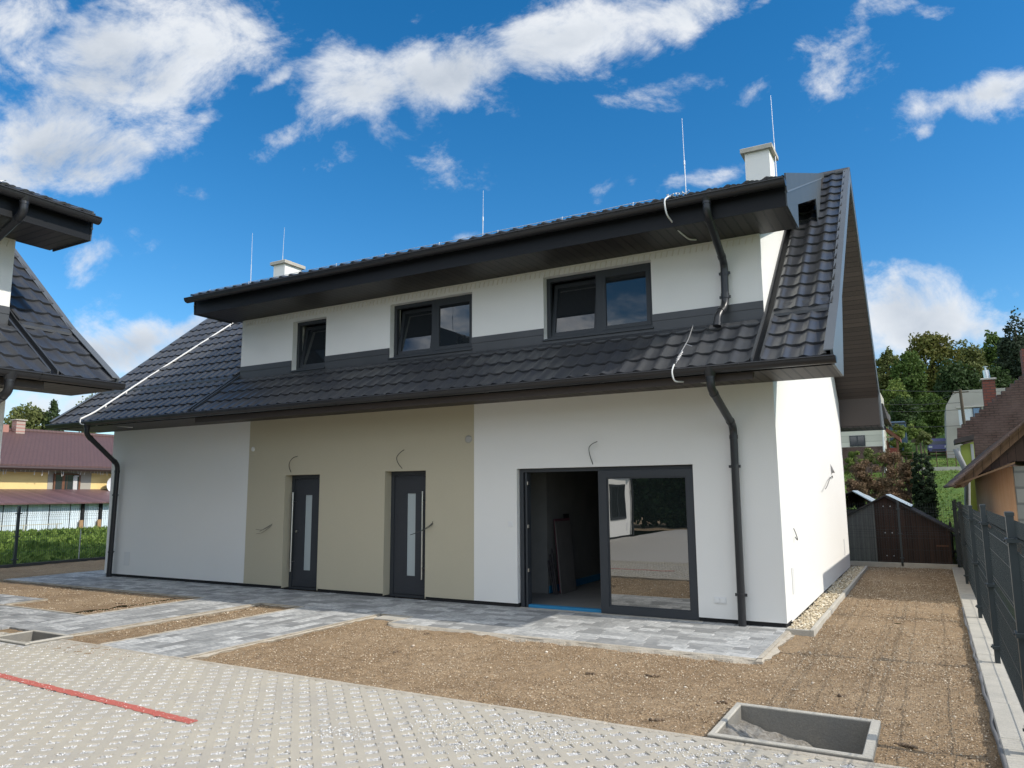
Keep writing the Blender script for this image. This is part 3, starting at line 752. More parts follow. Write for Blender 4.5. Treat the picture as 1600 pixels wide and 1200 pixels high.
    cable(H, [(-2.56, .02, 2.10), (-2.585, -.05, 2.24), (-2.60, -.07, 2.37), (-2.54, -.09, 2.42), (-2.44, -.12, 2.45)], .006)
    for pts in ([(-9.0, .01, 1.20), (-9.06, -.05, 1.14), (-9.16, -.10, 1.08), (-9.30, -.12, 1.10)], [(-9.0, .01, 1.19), (-9.08, -.05, 1.10), (-9.18, -.08, 1.03), (-9.28, -.12, 1.02)],
                [(-8.99, .01, 1.21), (-9.10, -.06, 1.13), (-9.24, -.08, 1.06)]): cable(H, pts, .005, mat('beige_cable', (.22, .20, .16), .7))
    for pts in ([(-5.38, .01, 1.27), (-5.44, -.06, 1.20), (-5.55, -.10, 1.13), (-5.72, -.16, 1.07)], [(-5.37, .01, 1.26), (-5.45, -.07, 1.17), (-5.60, -.12, 1.11), (-5.70, -.15, 1.075)], [(-5.39, .01, 1.29), (-5.37, -.05, 1.24), (-5.42, -.06, 1.19)]): cable(H, pts, .005)
    for (xx, zz, r_, m_) in ((-9.59, 2.60, .045, WPLASTIC), (-4.70, 2.585, .062, mat('grey_plastic', (.36, .35, .32), .5))):
        k = MB(); k.tube([(xx, .0, zz), (xx, -.014, zz), (xx, -.024, zz)], [r_, r_, r_ * .72], 20); k.build('vent_cover', m_, H)
    for (xx, zz, w_, n_) in ((-3.94, 1.26, .082, 1), (-.815, .325, .16, 2)):
        k = MB(); k.box(xx - w_ / 2, xx + w_ / 2, -.012, 0, zz - .041, zz + .041); s_ = k.build('wall_socket', WPLASTIC, H)
        for i in range(n_):
            cx = xx + (i - (n_ - 1) / 2) * .078; q = MB(); q.box(cx - .029, cx + .029, -.022, -.012, zz - .029, zz + .029); q.build('cover_flap', WPLASTIC, s_)
    for (xx, yy, zz, side) in ((-13.25, 0, .42, 0), (0, .62, .55, 1), (0, 7.4, .55, 1)):
        k = MB()
        if side: k.box(0, .008, yy - .08, yy + .08, zz - .17, zz + .17)
        else: k.box(xx - .09, xx + .09, -.007, 0, zz - .14, zz + .14)
        tag(k.build('inspection_hatch', mat('hatch_paint', (.66, .66, .64), .7), H), 'flat pale inspection hatch in the wall')
    k = MB(); k.add([(0.0, 5.85, 2.26), (.05, 5.92, 2.12), (.0, 6.05, 2.10), (.06, 5.98, 2.08), (.0, 5.88, 2.07)], [(0, 1, 4), (0, 2, 1), (1, 2, 3), (1, 3, 4)]); tag(k.build('wall_bracket', GALV, H), 'small torn metal bracket on the sunny gable wall')
    cable(H, [(.01, 6.0, 1.98), (.05, 5.6, 2.02), (.05, 5.1, 1.94), (.06, 4.5, 1.80), (.07, 4.2, 1.76)], .007)
    cable(H, [(.01, .88, 1.22), (.05, .84, 1.12), (.05, .90, 1.05), (.01, .96, 1.10)], .006)
    return H


HOUSE = build_house()
B_OR = (-8.88, -4.80, 0.0)
HB = copy_tree(HOUSE); HB.location = B_OR; HB.rotation_euler = (0, 0, math.pi / 2)
tag(HB, 'white house at the left edge, only its black eaves corner and wall edge showing', 'house')
# twin house: one more window in its far end of the facade
mb = MB(); x0, x1, z0, z1, y0, y1 = -13.05, -11.5, .70, 2.05, -.05, -.004
for bx in ((x0, x1, z1 - .09, z1), (x0, x1, z0, z0 + .09), (x0, x0 + .09, z0 + .09, z1 - .09), (x1 - .09, x1, z0 + .09, z1 - .09), (-12.32, -12.24, z0 + .09, z1 - .09)): mb.box(bx[0], bx[1], y0, y1, bx[2], bx[3])
wb_ = mb.build('window', FRAME, HB)
for a_, b_ in ((x0 + .09, -12.32), (-12.24, x1 - .09)):
    g = MB(); g.box(a_, b_, -.035, -.004, z0 + .09, z1 - .09); g.build('pane', mat('dark_dull_pane', (.02, .023, .026), .3, spec=.2), wb_)  # opaque dark glass laid on the solid wall

# sheet of plasterboard and laths leaning inside the open room
pb = thing('plasterboard_stack', 'dark pinkish plasterboard sheets leaning on the inner wall behind the open sliding door', 'building board', (-3.9, 1.9, .04))
mb = MB(); mb.obox((-.06, .05, .62), (.012, 0, .0), (0, .30, 0), (-.05, 0, .62)); mb.build('sheet', mat('pink_board', (.17, .06, .08), .9, vary=.4), pb)
mb = MB(); mb.obox((-.02, .0, .60), (.010, 0, .0), (0, .30, 0), (-.05, 0, .60)); mb.build('sheet', mat('grey_board', (.17, .16, .15), .9, vary=.4), pb)
lt = thing('wooden_laths', 'thin dark laths leaning beside the plasterboard in the open room', 'laths', (-4.0, 1.55, .04))
for k in range(3):
    mb = MB(); mb.beam((.03 + k * .03, -.02, 0), (-.08 + k * .02, .02 * k, .55 + .1 * k), .02, .03, (0, 1, 0)); mb.build('lath', mat('lath_wood', (.06, .055, .06), .8), lt)
#@@PART2@@

# ------------------------------------------------------------------ terrain
def smooth(a, b, x):
    t = np.clip((x - a) / (b - a), 0, 1); return t * t * (3 - 2 * t)


def terrain(x, y):
    x, y = np.asarray(x, float), np.asarray(y, float)
    h = np.zeros(np.broadcast(x, y).shape)
    back = np.clip(y - 12.0, 0, None)
    h = h + np.where(back < 60, .0885 * back, 5.31 + .19 * (np.clip(back, 60, 200) - 60)) * smooth(11, 16, y) * smooth(-34, -16, x)
    left = np.clip(-x - 19.0, 0, None)
    h = h + np.minimum(left * .04, .34) * smooth(19, 24, -x) + np.clip(left - 30, 0, 160) * .05
    return h


def in_lot(x, y): return (x > -18.6) & (x < 2.6) & (y > -40) & (y < 9.6)


xs = np.unique(np.concatenate([np.linspace(-700, -120, 14), np.linspace(-120, -19, 52), [-18.55, -18.45], np.linspace(-18, 2, 11), [2.50, 2.62], np.linspace(3, 40, 38), np.linspace(45, 120, 14), np.linspace(140, 700, 12)]))
ys = np.unique(np.concatenate([np.linspace(-700, -60, 12), np.linspace(-50, 9, 24), [9.50, 9.62], np.linspace(10, 90, 81), np.linspace(95, 220, 20), np.linspace(240, 900, 14)]))
gx, gy = np.meshgrid(xs, ys); gz = terrain(gx, gy) + np.where(in_lot(gx, gy), -.55, 0) - .02
rough_ = RNG.normal(0, 1, gz.shape) * .035 * ((gx < -19) | (gy > 10.5)); gz = gz + rough_
nx_, ny_ = len(xs), len(ys); idx = np.arange(nx_ * ny_).reshape(ny_, nx_)
q = np.stack([idx[:-1, :-1], idx[:-1, 1:], idx[1:, 1:], idx[1:, :-1]], -1).reshape(-1, 4)
mesh_np('ground', np.stack([gx, gy, gz], -1).reshape(-1, 3), q.ravel(), 4, GRASS, kind='structure', smooth=True)


def fbm2(nx, ny, scales):
    out = np.zeros((ny, nx))
    for cell, amp in scales:
        gw, gh = max(2, int(nx / cell) + 2), max(2, int(ny / cell) + 2)
        g = RNG.normal(0, 1, (gh, gw)); fx = np.linspace(0, gw - 1.001, nx); fy = np.linspace(0, gh - 1.001, ny)
        ix, iy = fx.astype(int), fy.astype(int); tx, ty = fx - ix, fy - iy; tx = tx * tx * (3 - 2 * tx); ty = ty * ty * (3 - 2 * ty)
        a = g[np.ix_(iy, ix)] * (1 - tx) + g[np.ix_(iy, ix + 1)] * tx; b = g[np.ix_(iy + 1, ix)] * (1 - tx) + g[np.ix_(iy + 1, ix + 1)] * tx
        out += amp * (a * (1 - ty[:, None]) + b * ty[:, None])
    return out


TROUGH = (.19, 1.235, -4.56, -3.66)
TROUGH2 = (-8.45, -7.60, -4.98, -4.42)
YE = -4.63      # edge between soil and grid paving


def soil_sheet(name, x0, x1, y0, y1, res, holes=()):
    nx, ny = int((x1 - x0) / res) + 1, int((y1 - y0) / res) + 1
    X = np.linspace(x0, x1, nx); Y = np.linspace(y0, y1, ny)
    # snap lines to the hole borders
    for hx0, hx1, hy0, hy1 in holes:
        for v in (hx0, hx1): X[np.argmin(abs(X - v))] = v
        for v in (hy0, hy1): Y[np.argmin(abs(Y - v))] = v
    Z = fbm2(nx, ny, [(1.6 / res, .007), (.5 / res, .0055), (.16 / res, .0055), (2, .0035)]) - .004
    Z = np.clip(Z, -.03, .022)
    # rake and wheel marks, a few sunken footprints
    for cx, cy, rx, ry, dp in [(random.uniform(x0, x1), random.uniform(y0, y1), random.uniform(.05, .16), random.uniform(.03, .07), random.uniform(.015, .04)) for _ in range(int((x1 - x0) * (y1 - y0) * .28))]:
        i0, i1 = np.searchsorted(X, (cx - 3 * rx, cx + 3 * rx)); j0, j1 = np.searchsorted(Y, (cy - 3 * ry, cy + 3 * ry))
        if i1 > i0 and j1 > j0: Z[j0:j1, i0:i1] -= dp * np.exp(-((X[None, i0:i1] - cx) / rx) ** 2 - ((Y[j0:j1, None] - cy) / ry) ** 2)
    gx, gy = np.meshgrid(X, Y)
    idx = np.arange(nx * ny).reshape(ny, nx)
    q = np.stack([idx[:-1, :-1], idx[:-1, 1:], idx[1:, 1:], idx[1:, :-1]], -1).reshape(-1, 4)
    cx = (gx[:-1, :-1] + gx[1:, 1:]).ravel() / 2; cy = (gy[:-1, :-1] + gy[1:, 1:]).ravel() / 2
    keep = np.ones(len(q), bool)
    for hx0, hx1, hy0, hy1 in holes: keep &= ~((cx > hx0) & (cx < hx1) & (cy > hy0) & (cy < hy1))
    mesh_np(name, np.stack([gx, gy, Z], -1).reshape(-1, 3), q[keep].ravel(), 4, SOIL, kind='structure', smooth=True)


soil_sheet('soil', -9.6, 2.12, YE + .03, 1.2, .035, [TROUGH, TROUGH2])
soil_sheet('soil', -18.5, -9.6, YE + .03, 9.5, .09, [])
soil_sheet('soil', -9.6, 2.12, 1.2, 9.5, .06, [])
mb = MB(); mb.add([(-18.5, -60, -.03), (2.6, -60, -.03), (2.6, -24.0, -.03), (-18.5, -24.0, -.03)], [(0, 1, 2, 3)]); mb.build('soil', SOIL, None, 'structure')

# ------------------------------------------------------------------ loose stones on the soil (nobody could count them)
ICO_V = []
_t = (1 + 5 ** .5) / 2
for a in (-1, 1):
    for b in (-_t, _t): ICO_V += [(a, b, 0), (0, a, b), (b, 0, a)]
ICO_V = np.array(ICO_V) / np.linalg.norm(ICO_V[0])


def hull_faces(v):
    fs = []
    n = len(v)
    for i in range(n):
        for j in range(i + 1, n):
            for k in range(j + 1, n):
                nn = np.cross(v[j] - v[i], v[k] - v[i]); s = (v - v[i]) @ nn
                if (s < 1e-6).all(): fs.append((i, j, k))
                elif (s > -1e-6).all(): fs.append((i, k, j))
    return np.array(fs)


ICO_F = hull_faces(ICO_V)
OCT_V = np.array([(1, 0, 0), (-1, 0, 0), (0, 1, 0), (0, -1, 0), (0, 0, 1), (0, 0, -1)], float); OCT_F = hull_faces(OCT_V)


def scatter_stones(name, pos, size, tones, base_v, base_f, m, flat=.6, kind='stuff', smooth=False, parent=None):
    n = len(pos); V = base_v[None] * RNG.uniform(.6, 1.15, (n, len(base_v), 1)) * np.stack([np.ones(n), RNG.uniform(.6, 1, n), RNG.uniform(flat * .7, flat * 1.2, n)], -1)[:, None]
    a = RNG.uniform(0, 2 * np.pi, n); c, s = np.cos(a), np.sin(a); tl = RNG.normal(0, .35, n); ct, st = np.cos(tl), np.sin(tl)
    x, y, z = V[..., 0], V[..., 1], V[..., 2]
    y, z = y * ct[:, None] - z * st[:, None], y * st[:, None] + z * ct[:, None]
    V = np.stack([x * c[:, None] - y * s[:, None], x * s[:, None] + y * c[:, None], z], -1) * np.asarray(size).reshape(-1, 1, 1) + np.asarray(pos)[:, None]
    F = (base_f[None] + (np.arange(n) * len(base_v))[:, None, None])
    return mesh_np(name, V.reshape(-1, 3), F.ravel(), 3, m, parent, kind, tone=np.repeat(tones, len(base_v), 0), smooth=smooth)


def tones(n, cols, jit=.12):
    c = np.array(cols)[RNG.integers(0, len(cols), n)]; return c * RNG.uniform(1 - jit, 1 + jit, (n, 1))


PAVED = [(-15.3, 0.0, -1.36, .05), (-4.72, .03, -1.95, 0), (-6.86, -5.30, YE, -1.2), (-9.12, -7.72, YE, -1.2), (-20, -9.0, YE, -3.33), (-18, -11.3, -3.4, -2.6)]
SOILCOL = [(.27, .19, .11), (.38, .28, .175), (.47, .36, .24), (.60, .48, .345), (.19, .13, .075), (.70, .60, .46)]


def stones_area(n, x0, x1, y0, y1, smin, smax):
    p = np.stack([RNG.uniform(x0, x1, n), RNG.uniform(y0, y1, n), np.zeros(n)], -1)
    ok = np.ones(n, bool)
    for a, b, c, d in PAVED + [TROUGH, TROUGH2]: ok &= ~((p[:, 0] > a - .02) & (p[:, 0] < b + .02) & (p[:, 1] > c - .02) & (p[:, 1] < d + .02))
    ok &= ~((p[:, 0] < 0.34) & (p[:, 1] > -.12))
    p = p[ok]; s = smin + (smax - smin) * RNG.beta(1, 5, len(p)); p[:, 2] = s * .15
    return p, s


ps, ss = zip(*[stones_area(30000, -8.2, 2.0, YE + .06, -1.2, .005, .019), stones_area(9000, .3, 2.0, -2.0, 3.5, .006, .02), stones_area(6000, .3, 2.0, 3.5, 9.3, .008, .024),
               stones_area(7000, -14, -7.5, -3.5, -1.3, .008, .024)])
ps, ss = np.concatenate(ps), np.concatenate(ss)
o = scatter_stones('gravel', ps, ss, tones(len(ps), SOILCOL), OCT_V, OCT_F, STONE); tag(o, 'fine brown gravel lying over the bare soil around the house', 'gravel')
# a few bigger stones and clods
big = [(-1.2, -2.75), (-2.95, -3.6), (.62, -2.6), (-4.3, -3.9), (-.35, -3.25), (-2.1, -2.5), (1.3, -1.6), (-3.6, -2.9)]
pp = np.array([(x, y, .008) for x, y in big]); 
for k, (x, y) in enumerate(big):
    o = scatter_stones('stone', np.zeros((1, 3)), [random.uniform(.018, .032)], tones(1, [(.62, .56, .47), (.5, .42, .33)]), ICO_V, ICO_F, STONE, kind=None)
    o.location = (x, y, .01); tag(o, 'pale pebble bigger than the gravel around it on the soil', 'stone', 'pale pebbles on the brown soil')
for k, (x, y, a, l, n_) in enumerate([(-.28, -4.28, .6, .07, 16), (-2.55, -4.52, 2.2, .03, 8), (.05, -3.55, .2, .04, 9), (1.42, -4.05, -.4, .12, 20), (-4.7, -4.15, .5, .04, 9), (-3.6, -3.2, 1.2, .05, 10), (-1.3, -3.15, .1, .06, 14), (-.75, -2.95, .3, .10, 16), (-3.9, -2.2, .3, .07, 12), (-9.9, -2.3, .2, .16, 18), (.9, -2.9, .1, .05, 8), (-6.9, -2.1, 1.3, .05, 10)]):
    u_ = np.linspace(-1, 1, n_) * l * .55; pos = np.stack([np.cos(a) * u_, np.sin(a) * u_, np.zeros(n_)], -1) + RNG.normal(0, .009, (n_, 3)) * (1, 1, .15)
    o = scatter_stones('soil_clod', pos, RNG.uniform(.008, .024, n_), tones(n_, [(.10, .07, .045), (.15, .105, .065), (.20, .14, .09)]), ICO_V, ICO_F, STONE, kind=None)
    o.location = (x, y, .004)
    tag(o, 'dark damp clods of earth lying together on the lighter brown soil', 'clod', 'dark clods on the brown soil')


# ------------------------------------------------------------------ grey paving
def pavers(name, rects, ztop, dep=.165, lens=(.165, .165, .25, .33), th=.07, gap=.0045):
    mb = MB(); tn = []
    for (x0, x1, y0, y1, along) in rects:
        A0, A1, B0, B1 = (x0, x1, y0, y1) if along == 'x' else (y0, y1, x0, x1)
        n = max(1, round((B1 - B0) / dep)); d = (B1 - B0) / n
        for r in range(n):
            a = A0 - random.uniform(0, .2)
            while a < A1 - .01:
                l = random.choice(lens); p, q_ = max(a, A0), min(a + l, A1)
                if A1 - q_ < .07: q_ = A1
                if q_ - p > .03:
                    z = ztop + random.uniform(-.0016, .0016); b0, b1 = B0 + r * d, B0 + (r + 1) * d
                    k = len(mb.v)
                    if along == 'x': mb.bevbox(p + gap / 2, q_ - gap / 2, b0 + gap / 2, b1 - gap / 2, ztop - th, z, .004)
                    else: mb.bevbox(b0 + gap / 2, b1 - gap / 2, p + gap / 2, q_ - gap / 2, ztop - th, z, .004)
                    g = random.choice((.25, .31, .36, .42, .48, .56)) * random.uniform(.93, 1.07); tn += [(g, g, g * .995)] * (len(mb.v) - k)
                if q_ >= A1: break
                a += l
    me = bpy.data.meshes.new(name); me.from_pydata(mb.v, [], mb.f); me.update()
    a_ = me.color_attributes.new('tone', 'FLOAT_COLOR', 'POINT'); c = np.ones((len(tn), 4), np.float32); c[:, :3] = tn; a_.data.foreach_set('color', c.ravel())
    link(name, me, PAVER, None, 'structure')
    # sand bed
    s_ = MB()
    for (x0, x1, y0, y1, _) in rects: s_.add([(x0, y0, ztop - .012), (x1, y0, ztop - .012), (x1, y1, ztop - .012), (x0, y1, ztop - .012)], [(0, 1, 2, 3)])
    s_.build('sand_joint', mat('joint_sand', (.20, .19, .17), .95, vary=.5, vscale=8), None, 'structure')


ZP = .036
pavers('pavement', [(-15.25, -4.72, -1.34, .03, 'x'), (-4.72, .0, -1.90, .03, 'x'), (-15.25, -14.06, .03, 1.3, 'x')], ZP)
pavers('path', [(-6.80, -5.36, YE + .02, -1.34, 'y'), (-9.06, -7.78, YE + .22, -1.34, 'y'), (-18.4, -9.06, -4.66, -3.40, 'x'), (-18.4, -11.4, -3.33, -2.64, 'x')], ZP - .006)


def kerb_line(x0, y0, x1, y1, wd=.055, z=.034, wob=.014, spill=.09):
    """thin concrete edging with rough mortar haunching on its outer side"""
    L = math.hypot(x1 - x0, y1 - y0); n = max(2, int(L / .07)); d = ((x1 - x0) / L, (y1 - y0) / L); nn = (-d[1], d[0])
    rows = []; wob_ = np.cumsum(RNG.normal(0, .5, n + 1)); wob_ -= np.linspace(wob_[0], wob_[-1], n + 1)
    for i in range(n + 1):
        t = i / n; x, y = x0 + (x1 - x0) * t, y0 + (y1 - y0) * t
        o_ = wd + spill * min(1, i / 3, (n - i) / 3) * (.55 + .45 * math.tanh(wob_[i] * .5)) + RNG.uniform(-wob, wob)
        rows.append([(x, y, -.04), (x, y, z), (x + nn[0] * wd, y + nn[1] * wd, z + RNG.uniform(-.003, .003)), (x + nn[0] * (wd + .008), y + nn[1] * (wd + .008), z - .010), (x + nn[0] * o_, y + nn[1] * o_, .016 + RNG.uniform(-.006, .006)), (x + nn[0] * (o_ + .03), y + nn[1] * (o_ + .03), -.03)])
    k = 6; vs = [v for r in rows for v in r]
    mb = MB(); mb.add(vs, [(i * k + j, i * k + j + 1, (i + 1) * k + j + 1, (i + 1) * k + j) for i in range(n) for j in range(k - 1)])
    return mb.build('kerb', KERB, None, 'structure')


kerb_line(.0, -1.90, -4.72, -1.90, .045); kerb_line(.0, .0, .0, -1.90, .05, spill=.16) if False else None
mb = MB(); mb.bevbox(.0, .075, -1.985, -1.885, -.05, .033, .012); mb.build('kerb', KERB, None, 'structure')
kerb_line(0.004, -1.885, 0.004, -.12, -.05, spill=-.14)
kerb_line(-5.356, YE + .05, -5.356, -1.36, -.055, spill=-.10); kerb_line(-6.804, -1.36, -6.804, YE + .05, -.05, spill=-.04)
kerb_line(-7.776, YE + .25, -7.776, -1.36, -.055, spill=-.10); kerb_line(-9.064, -1.36, -9.064, -3.40, -.05, spill=-.02)
kerb_line(-4.724, -1.9, -4.724, -1.36, .05, spill=.02)
kerb_line(-7.72, -1.345, -6.86, -1.345, -.04, spill=-.02); kerb_line(-5.30, -1.345, -4.77, -1.345, -.04, spill=-.02); kerb_line(-15.25, -1.345, -9.1, -1.345, -.04, spill=-.02)
kerb_line(-18.4, -3.392, -9.1, -3.392, .055, spill=.02); kerb_line(-11.396, -3.3, -11.396, -2.64, -.05, spill=-.03)

# kerb along the grid paving
mb = MB(); x = -7.55
while x < 2.0:
    l = 1.0; mb.bevbox(x + .002, min(x + l, 2.0) - .002, YE - .004, YE + .052, -.1, .030 + random.uniform(-.002, .002), .008); x += l
mb.build('kerb', KERB, None, 'structure')

# ------------------------------------------------------------------ grid pavers with white chips
CELL = .1414; HOLE = .043
c45 = math.sqrt(.5); e1 = np.array((c45, c45)) * CELL; e2 = np.array((-c45, c45)) * CELL
gv, gf, holes_c = [], [], []
X0, X1, Y0, Y1 = -11.2, 2.02, -7.9, YE - .006
rot_ = lambda u, v: np.array((u * c45 - v * c45, u * c45 + v * c45))
N_ = int(14 / CELL)
mbp = MB()
ring_in = [rot_(*p) for p in ((-HOLE, -HOLE * .86), (HOLE, -HOLE * .86), (HOLE, HOLE * .86), (-HOLE, HOLE * .86))]
half = CELL / 2
ring_out = [rot_(*p) for p in ((-half, -half), (half, -half), (half, half), (-half, half))]
top = .024
centres = []
for i in range(-160, 160):
    for j in range(-160, 160):
        c = i * e1 + j * e2 + np.array((-4.0, -6.0))
        if not (X0 - .1 < c[0] < X1 + .1 and Y0 - .1 < c[1] < Y1 + .1): continue
        if TROUGH2[0] - .08 < c[0] < TROUGH2[1] + .08 and TROUGH2[2] - .08 < c[1] < TROUGH2[3] + .1: continue
        if c[0] < -8.95 and c[1] > -4.75: continue
        centres.append(c)
bm_v, bm_f = [], []
for c in centres:
    dz = random.uniform(-.0025, .0025); s_ = random.uniform(.92, 1.06); k = len(bm_v)
    for r in ring_out: bm_v.append((c[0] + r[0], c[1] + r[1], top))
    for r in ring_in: bm_v.append((c[0] + r[0] * s_ * 1.06, c[1] + r[1] * s_ * 1.06, top + dz * .3))
    for r in ring_in: bm_v.append((c[0] + r[0] * s_, c[1] + r[1] * s_, top - .008))
    for r in ring_in: bm_v.append((c[0] + r[0] * s_, c[1] + r[1] * s_, top - .05))
    for a in range(4):
        b = (a + 1) % 4
        bm_f += [(k + a, k + b, k + 4 + b, k + 4 + a), (k + 4 + a, k + 4 + b, k + 8 + b, k + 8 + a), (k + 8 + a, k + 8 + b, k + 12 + b, k + 12 + a)]
me = bpy.data.meshes.new('grid_paving'); me.from_pydata(bm_v, [], bm_f)
import bmesh
bm = bmesh.new(); bm.from_mesh(me); bmesh.ops.remove_doubles(bm, verts=bm.verts, dist=.0005)
for co_, no_ in (((0, Y1, 0), (0, 1, 0)), ((X1, 0, 0), (1, 0, 0))):
    bmesh.ops.bisect_plane(bm, geom=bm.verts[:] + bm.edges[:] + bm.faces[:], plane_co=co_, plane_no=no_, clear_outer=True)
bm.to_mesh(me); bm.free()
link('grid_paving', me, GRID, None, 'structure')
mb = MB()
for a_, b_, c_, d_ in ((-8.85, 2.1, -8.2, -4.98), (-7.6, 2.1, -4.98, YE), (-8.85, -8.45, -4.98, YE)): mb.add([(a_, c_, .014), (b_, c_, .014), (b_, d_, .014), (a_, d_, .014)], [(0, 1, 2, 3)])
mb.build('chip_bed', CHIPBED, None, 'structure')
# joints between the blocks: fine dark grooves
# the yard behind the camera continues with the same blocks, seen only as a reflection
m = bpy.data.materials.new('grid_paver_far'); m.use_nodes = True; t = NT(m.node_tree); b = t.n['Principled BSDF']; b.inputs['Roughness'].default_value = .95
mp = t.node('ShaderNodeMapping'); t.set(mp.inputs[0], t.node('ShaderNodeTexCoord').outputs['Object']); mp.inputs['Rotation'].default_value = (0, 0, math.radians(45)); mp.inputs['Scale'].default_value = (1 / CELL,) * 3
sx, sy, _ = t.sep(mp.outputs[0]); hx = t.math('LESS_THAN', t.math('ABSOLUTE', t.math('SUBTRACT', t.math('FRACT', sx), .5)), .3); hy = t.math('LESS_THAN', t.math('ABSOLUTE', t.math('SUBTRACT', t.math('FRACT', sy), .5)), .26)
t.set(b.inputs['Base Color'], t.mix(t.math('MULTIPLY', hx, hy), (.40, .37, .32), (.47, .455, .43)))
mb = MB(); mb.add([(-8.8, -24.0, .02), (2.1, -24.0, .02), (2.1, -7.86, .02), (-8.8, -7.86, .02)], [(0, 1, 2, 3)]); mb.build('grid_paving', m, None, 'structure')
# chips in the holes
cs = np.array([c for c in centres if -9 < c[0] < 1.6 and c[1] > -7.4]); nper = 26
base = np.repeat(cs, nper, 0); u = RNG.uniform(-HOLE, HOLE, len(base)) * .93; v = RNG.uniform(-HOLE, HOLE, len(base)) * .8
pos = np.stack([base[:, 0] + u * c45 - v * c45, base[:, 1] + u * c45 + v * c45, RNG.uniform(.010, .0215, len(base))], -1)
WH = [(.60, .59, .57), (.70, .69, .67), (.50, .49, .47), (.76, .75, .73), (.36, .35, .33)]
sp = []
for cx, cy, r, n in ((-1.6, -5.2, .30, 220), (-.9, -5.0, .35, 280), (-2.15, -5.7, .22, 160), (.3, -4.95, .35, 200), (-1.2, -5.5, .3, 160), (-3.2, -5.6, .6, 60), (-2.5, -6.2, .8, 90)):
    q = RNG.normal(0, r * .55, (n, 2)) * (1.3, .6) + (cx, cy); q = q[(q[:, 1] < YE - .03)]; sp.append(np.column_stack([q, np.full(len(q), top + .003)]))
sp = np.concatenate(sp); pos = np.concatenate([pos, sp])
pos = pos[pos[:, 1] < YE - .01]
o = scatter_stones('stone_chips', pos, RNG.uniform(.0055, .0105, len(pos)), tones(len(pos), WH), OCT_V, OCT_F, STONE, flat=.8); tag(o, 'white stone chips filling the openings of the grid paving', 'stone chips')
# red line of coloured blocks
rl = MB(); pth = [(-6.9, -5.885), (-5.27, -5.95), (-3.33, -6.03)]
xs_ = np.arange(-8.8, -3.31, .045)
up_, dn_ = [], []
for x in xs_:
    yc = np.interp(x, [-8.8, -3.33], [-5.815, -6.03]); up_.append((x, yc + .048 + random.uniform(-.012, .006), top + .003)); dn_.append((x, yc - .048 + random.uniform(-.006, .012), top + .003))
k = len(xs_); rl.add(up_ + dn_, [(k + i, k + i + 1, i + 1, i) for i in range(k - 1)])
me = bpy.data.meshes.new('parking_line'); me.from_pydata(rl.v, [], rl.f)
link('parking_line', me, RED, None, 'structure')
rs = RNG.uniform(0, 1, 700); rs = np.round(rs * 40) / 40 + RNG.normal(0, .006, 700); rp = np.stack([-8.2 + rs * 4.87, np.interp(-8.2 + rs * 4.87, [-8.8, -3.33], [-5.815, -6.03]) + RNG.normal(0, .03, 700), np.full(700, top + .004)], -1)[:320]
o = scatter_stones('red_chips', rp, RNG.uniform(.005, .009, 320), tones(320, [(.46, .13, .10), (.52, .22, .18), (.62, .45, .42)]), OCT_V, OCT_F, STONE, flat=.8); tag(o, 'reddish stone chips lying in the openings along the red line', 'stone chips')


# ------------------------------------------------------------------ concrete light wells
def light_well(name, rect, depth, label, fill):
    x0, x1, y0, y1 = rect; t_ = .045; zt = .045
    r = thing(name, label, 'light well', ((x0 + x1) / 2, (y0 + y1) / 2, 0)); ox, oy = (x0 + x1) / 2, (y0 + y1) / 2
    a, b, c, d = x0 - ox, x1 - ox, y0 - oy, y1 - oy
    for (p, q, s, u) in ((a, b, d - t_, d), (a, b, c, c + t_), (a, a + t_, c + t_, d - t_), (b - t_ * 1.4, b, c + t_, d - t_)):
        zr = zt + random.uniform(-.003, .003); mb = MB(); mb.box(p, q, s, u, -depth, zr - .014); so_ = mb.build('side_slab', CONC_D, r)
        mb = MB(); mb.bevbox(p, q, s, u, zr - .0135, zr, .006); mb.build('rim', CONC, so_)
    # sloping heap of dusty gravel in the bottom
    n = 26; X = np.linspace(a + t_, b - t_ * 1.4, n); Y = np.linspace(c + t_, d - t_, n); gx, gy = np.meshgrid(X, Y)
    u = (gx - X[0]) / (X[-1] - X[0]); v = (gy - Y[0]) / (Y[-1] - Y[0])
    gz = -depth + .02 + (depth * fill) * np.clip(1.04 - u * 1.04, 0, 1) ** 1.15 * (1 - .30 * v) + .05 * np.clip(.5 - v, 0, 1) + fbm2(n, n, [(6, .016), (2, .014)])
    idx = np.arange(n * n).reshape(n, n); q = np.stack([idx[:-1, :-1], idx[:-1, 1:], idx[1:, 1:], idx[1:, :-1]], -1).reshape(-1, 4)
    mesh_np('gravel_fill', np.stack([gx, gy, gz], -1).reshape(-1, 3), q.ravel(), 4, mat('dusty_gravel', (.36, .335, .29), .95, vary=.9, vscale=24, vcol=(.19, .165, .13), bump=1, bscale=120, bdist=.02, fine=.2, fscale=70), r, smooth=True)
    return r


light_well('light_well', TROUGH, .30, 'open concrete light well with a heap of gravel, sunk in the soil at bottom right', 1.0)
light_well('light_well', TROUGH2, .30, 'concrete light well beside the paving near the left edge of the photo', .9)

# manhole lid at the end of the terrace
ml = thing('inspection_lid', 'small grey concrete inspection lid in the soil beside the terrace end', 'lid', (-4.98, -1.52, 0))
mb = MB(); mb.bevbox(-.20, .20, -.16, .12, -.02, .035, .01); mb.build('lid', CONC, ml)

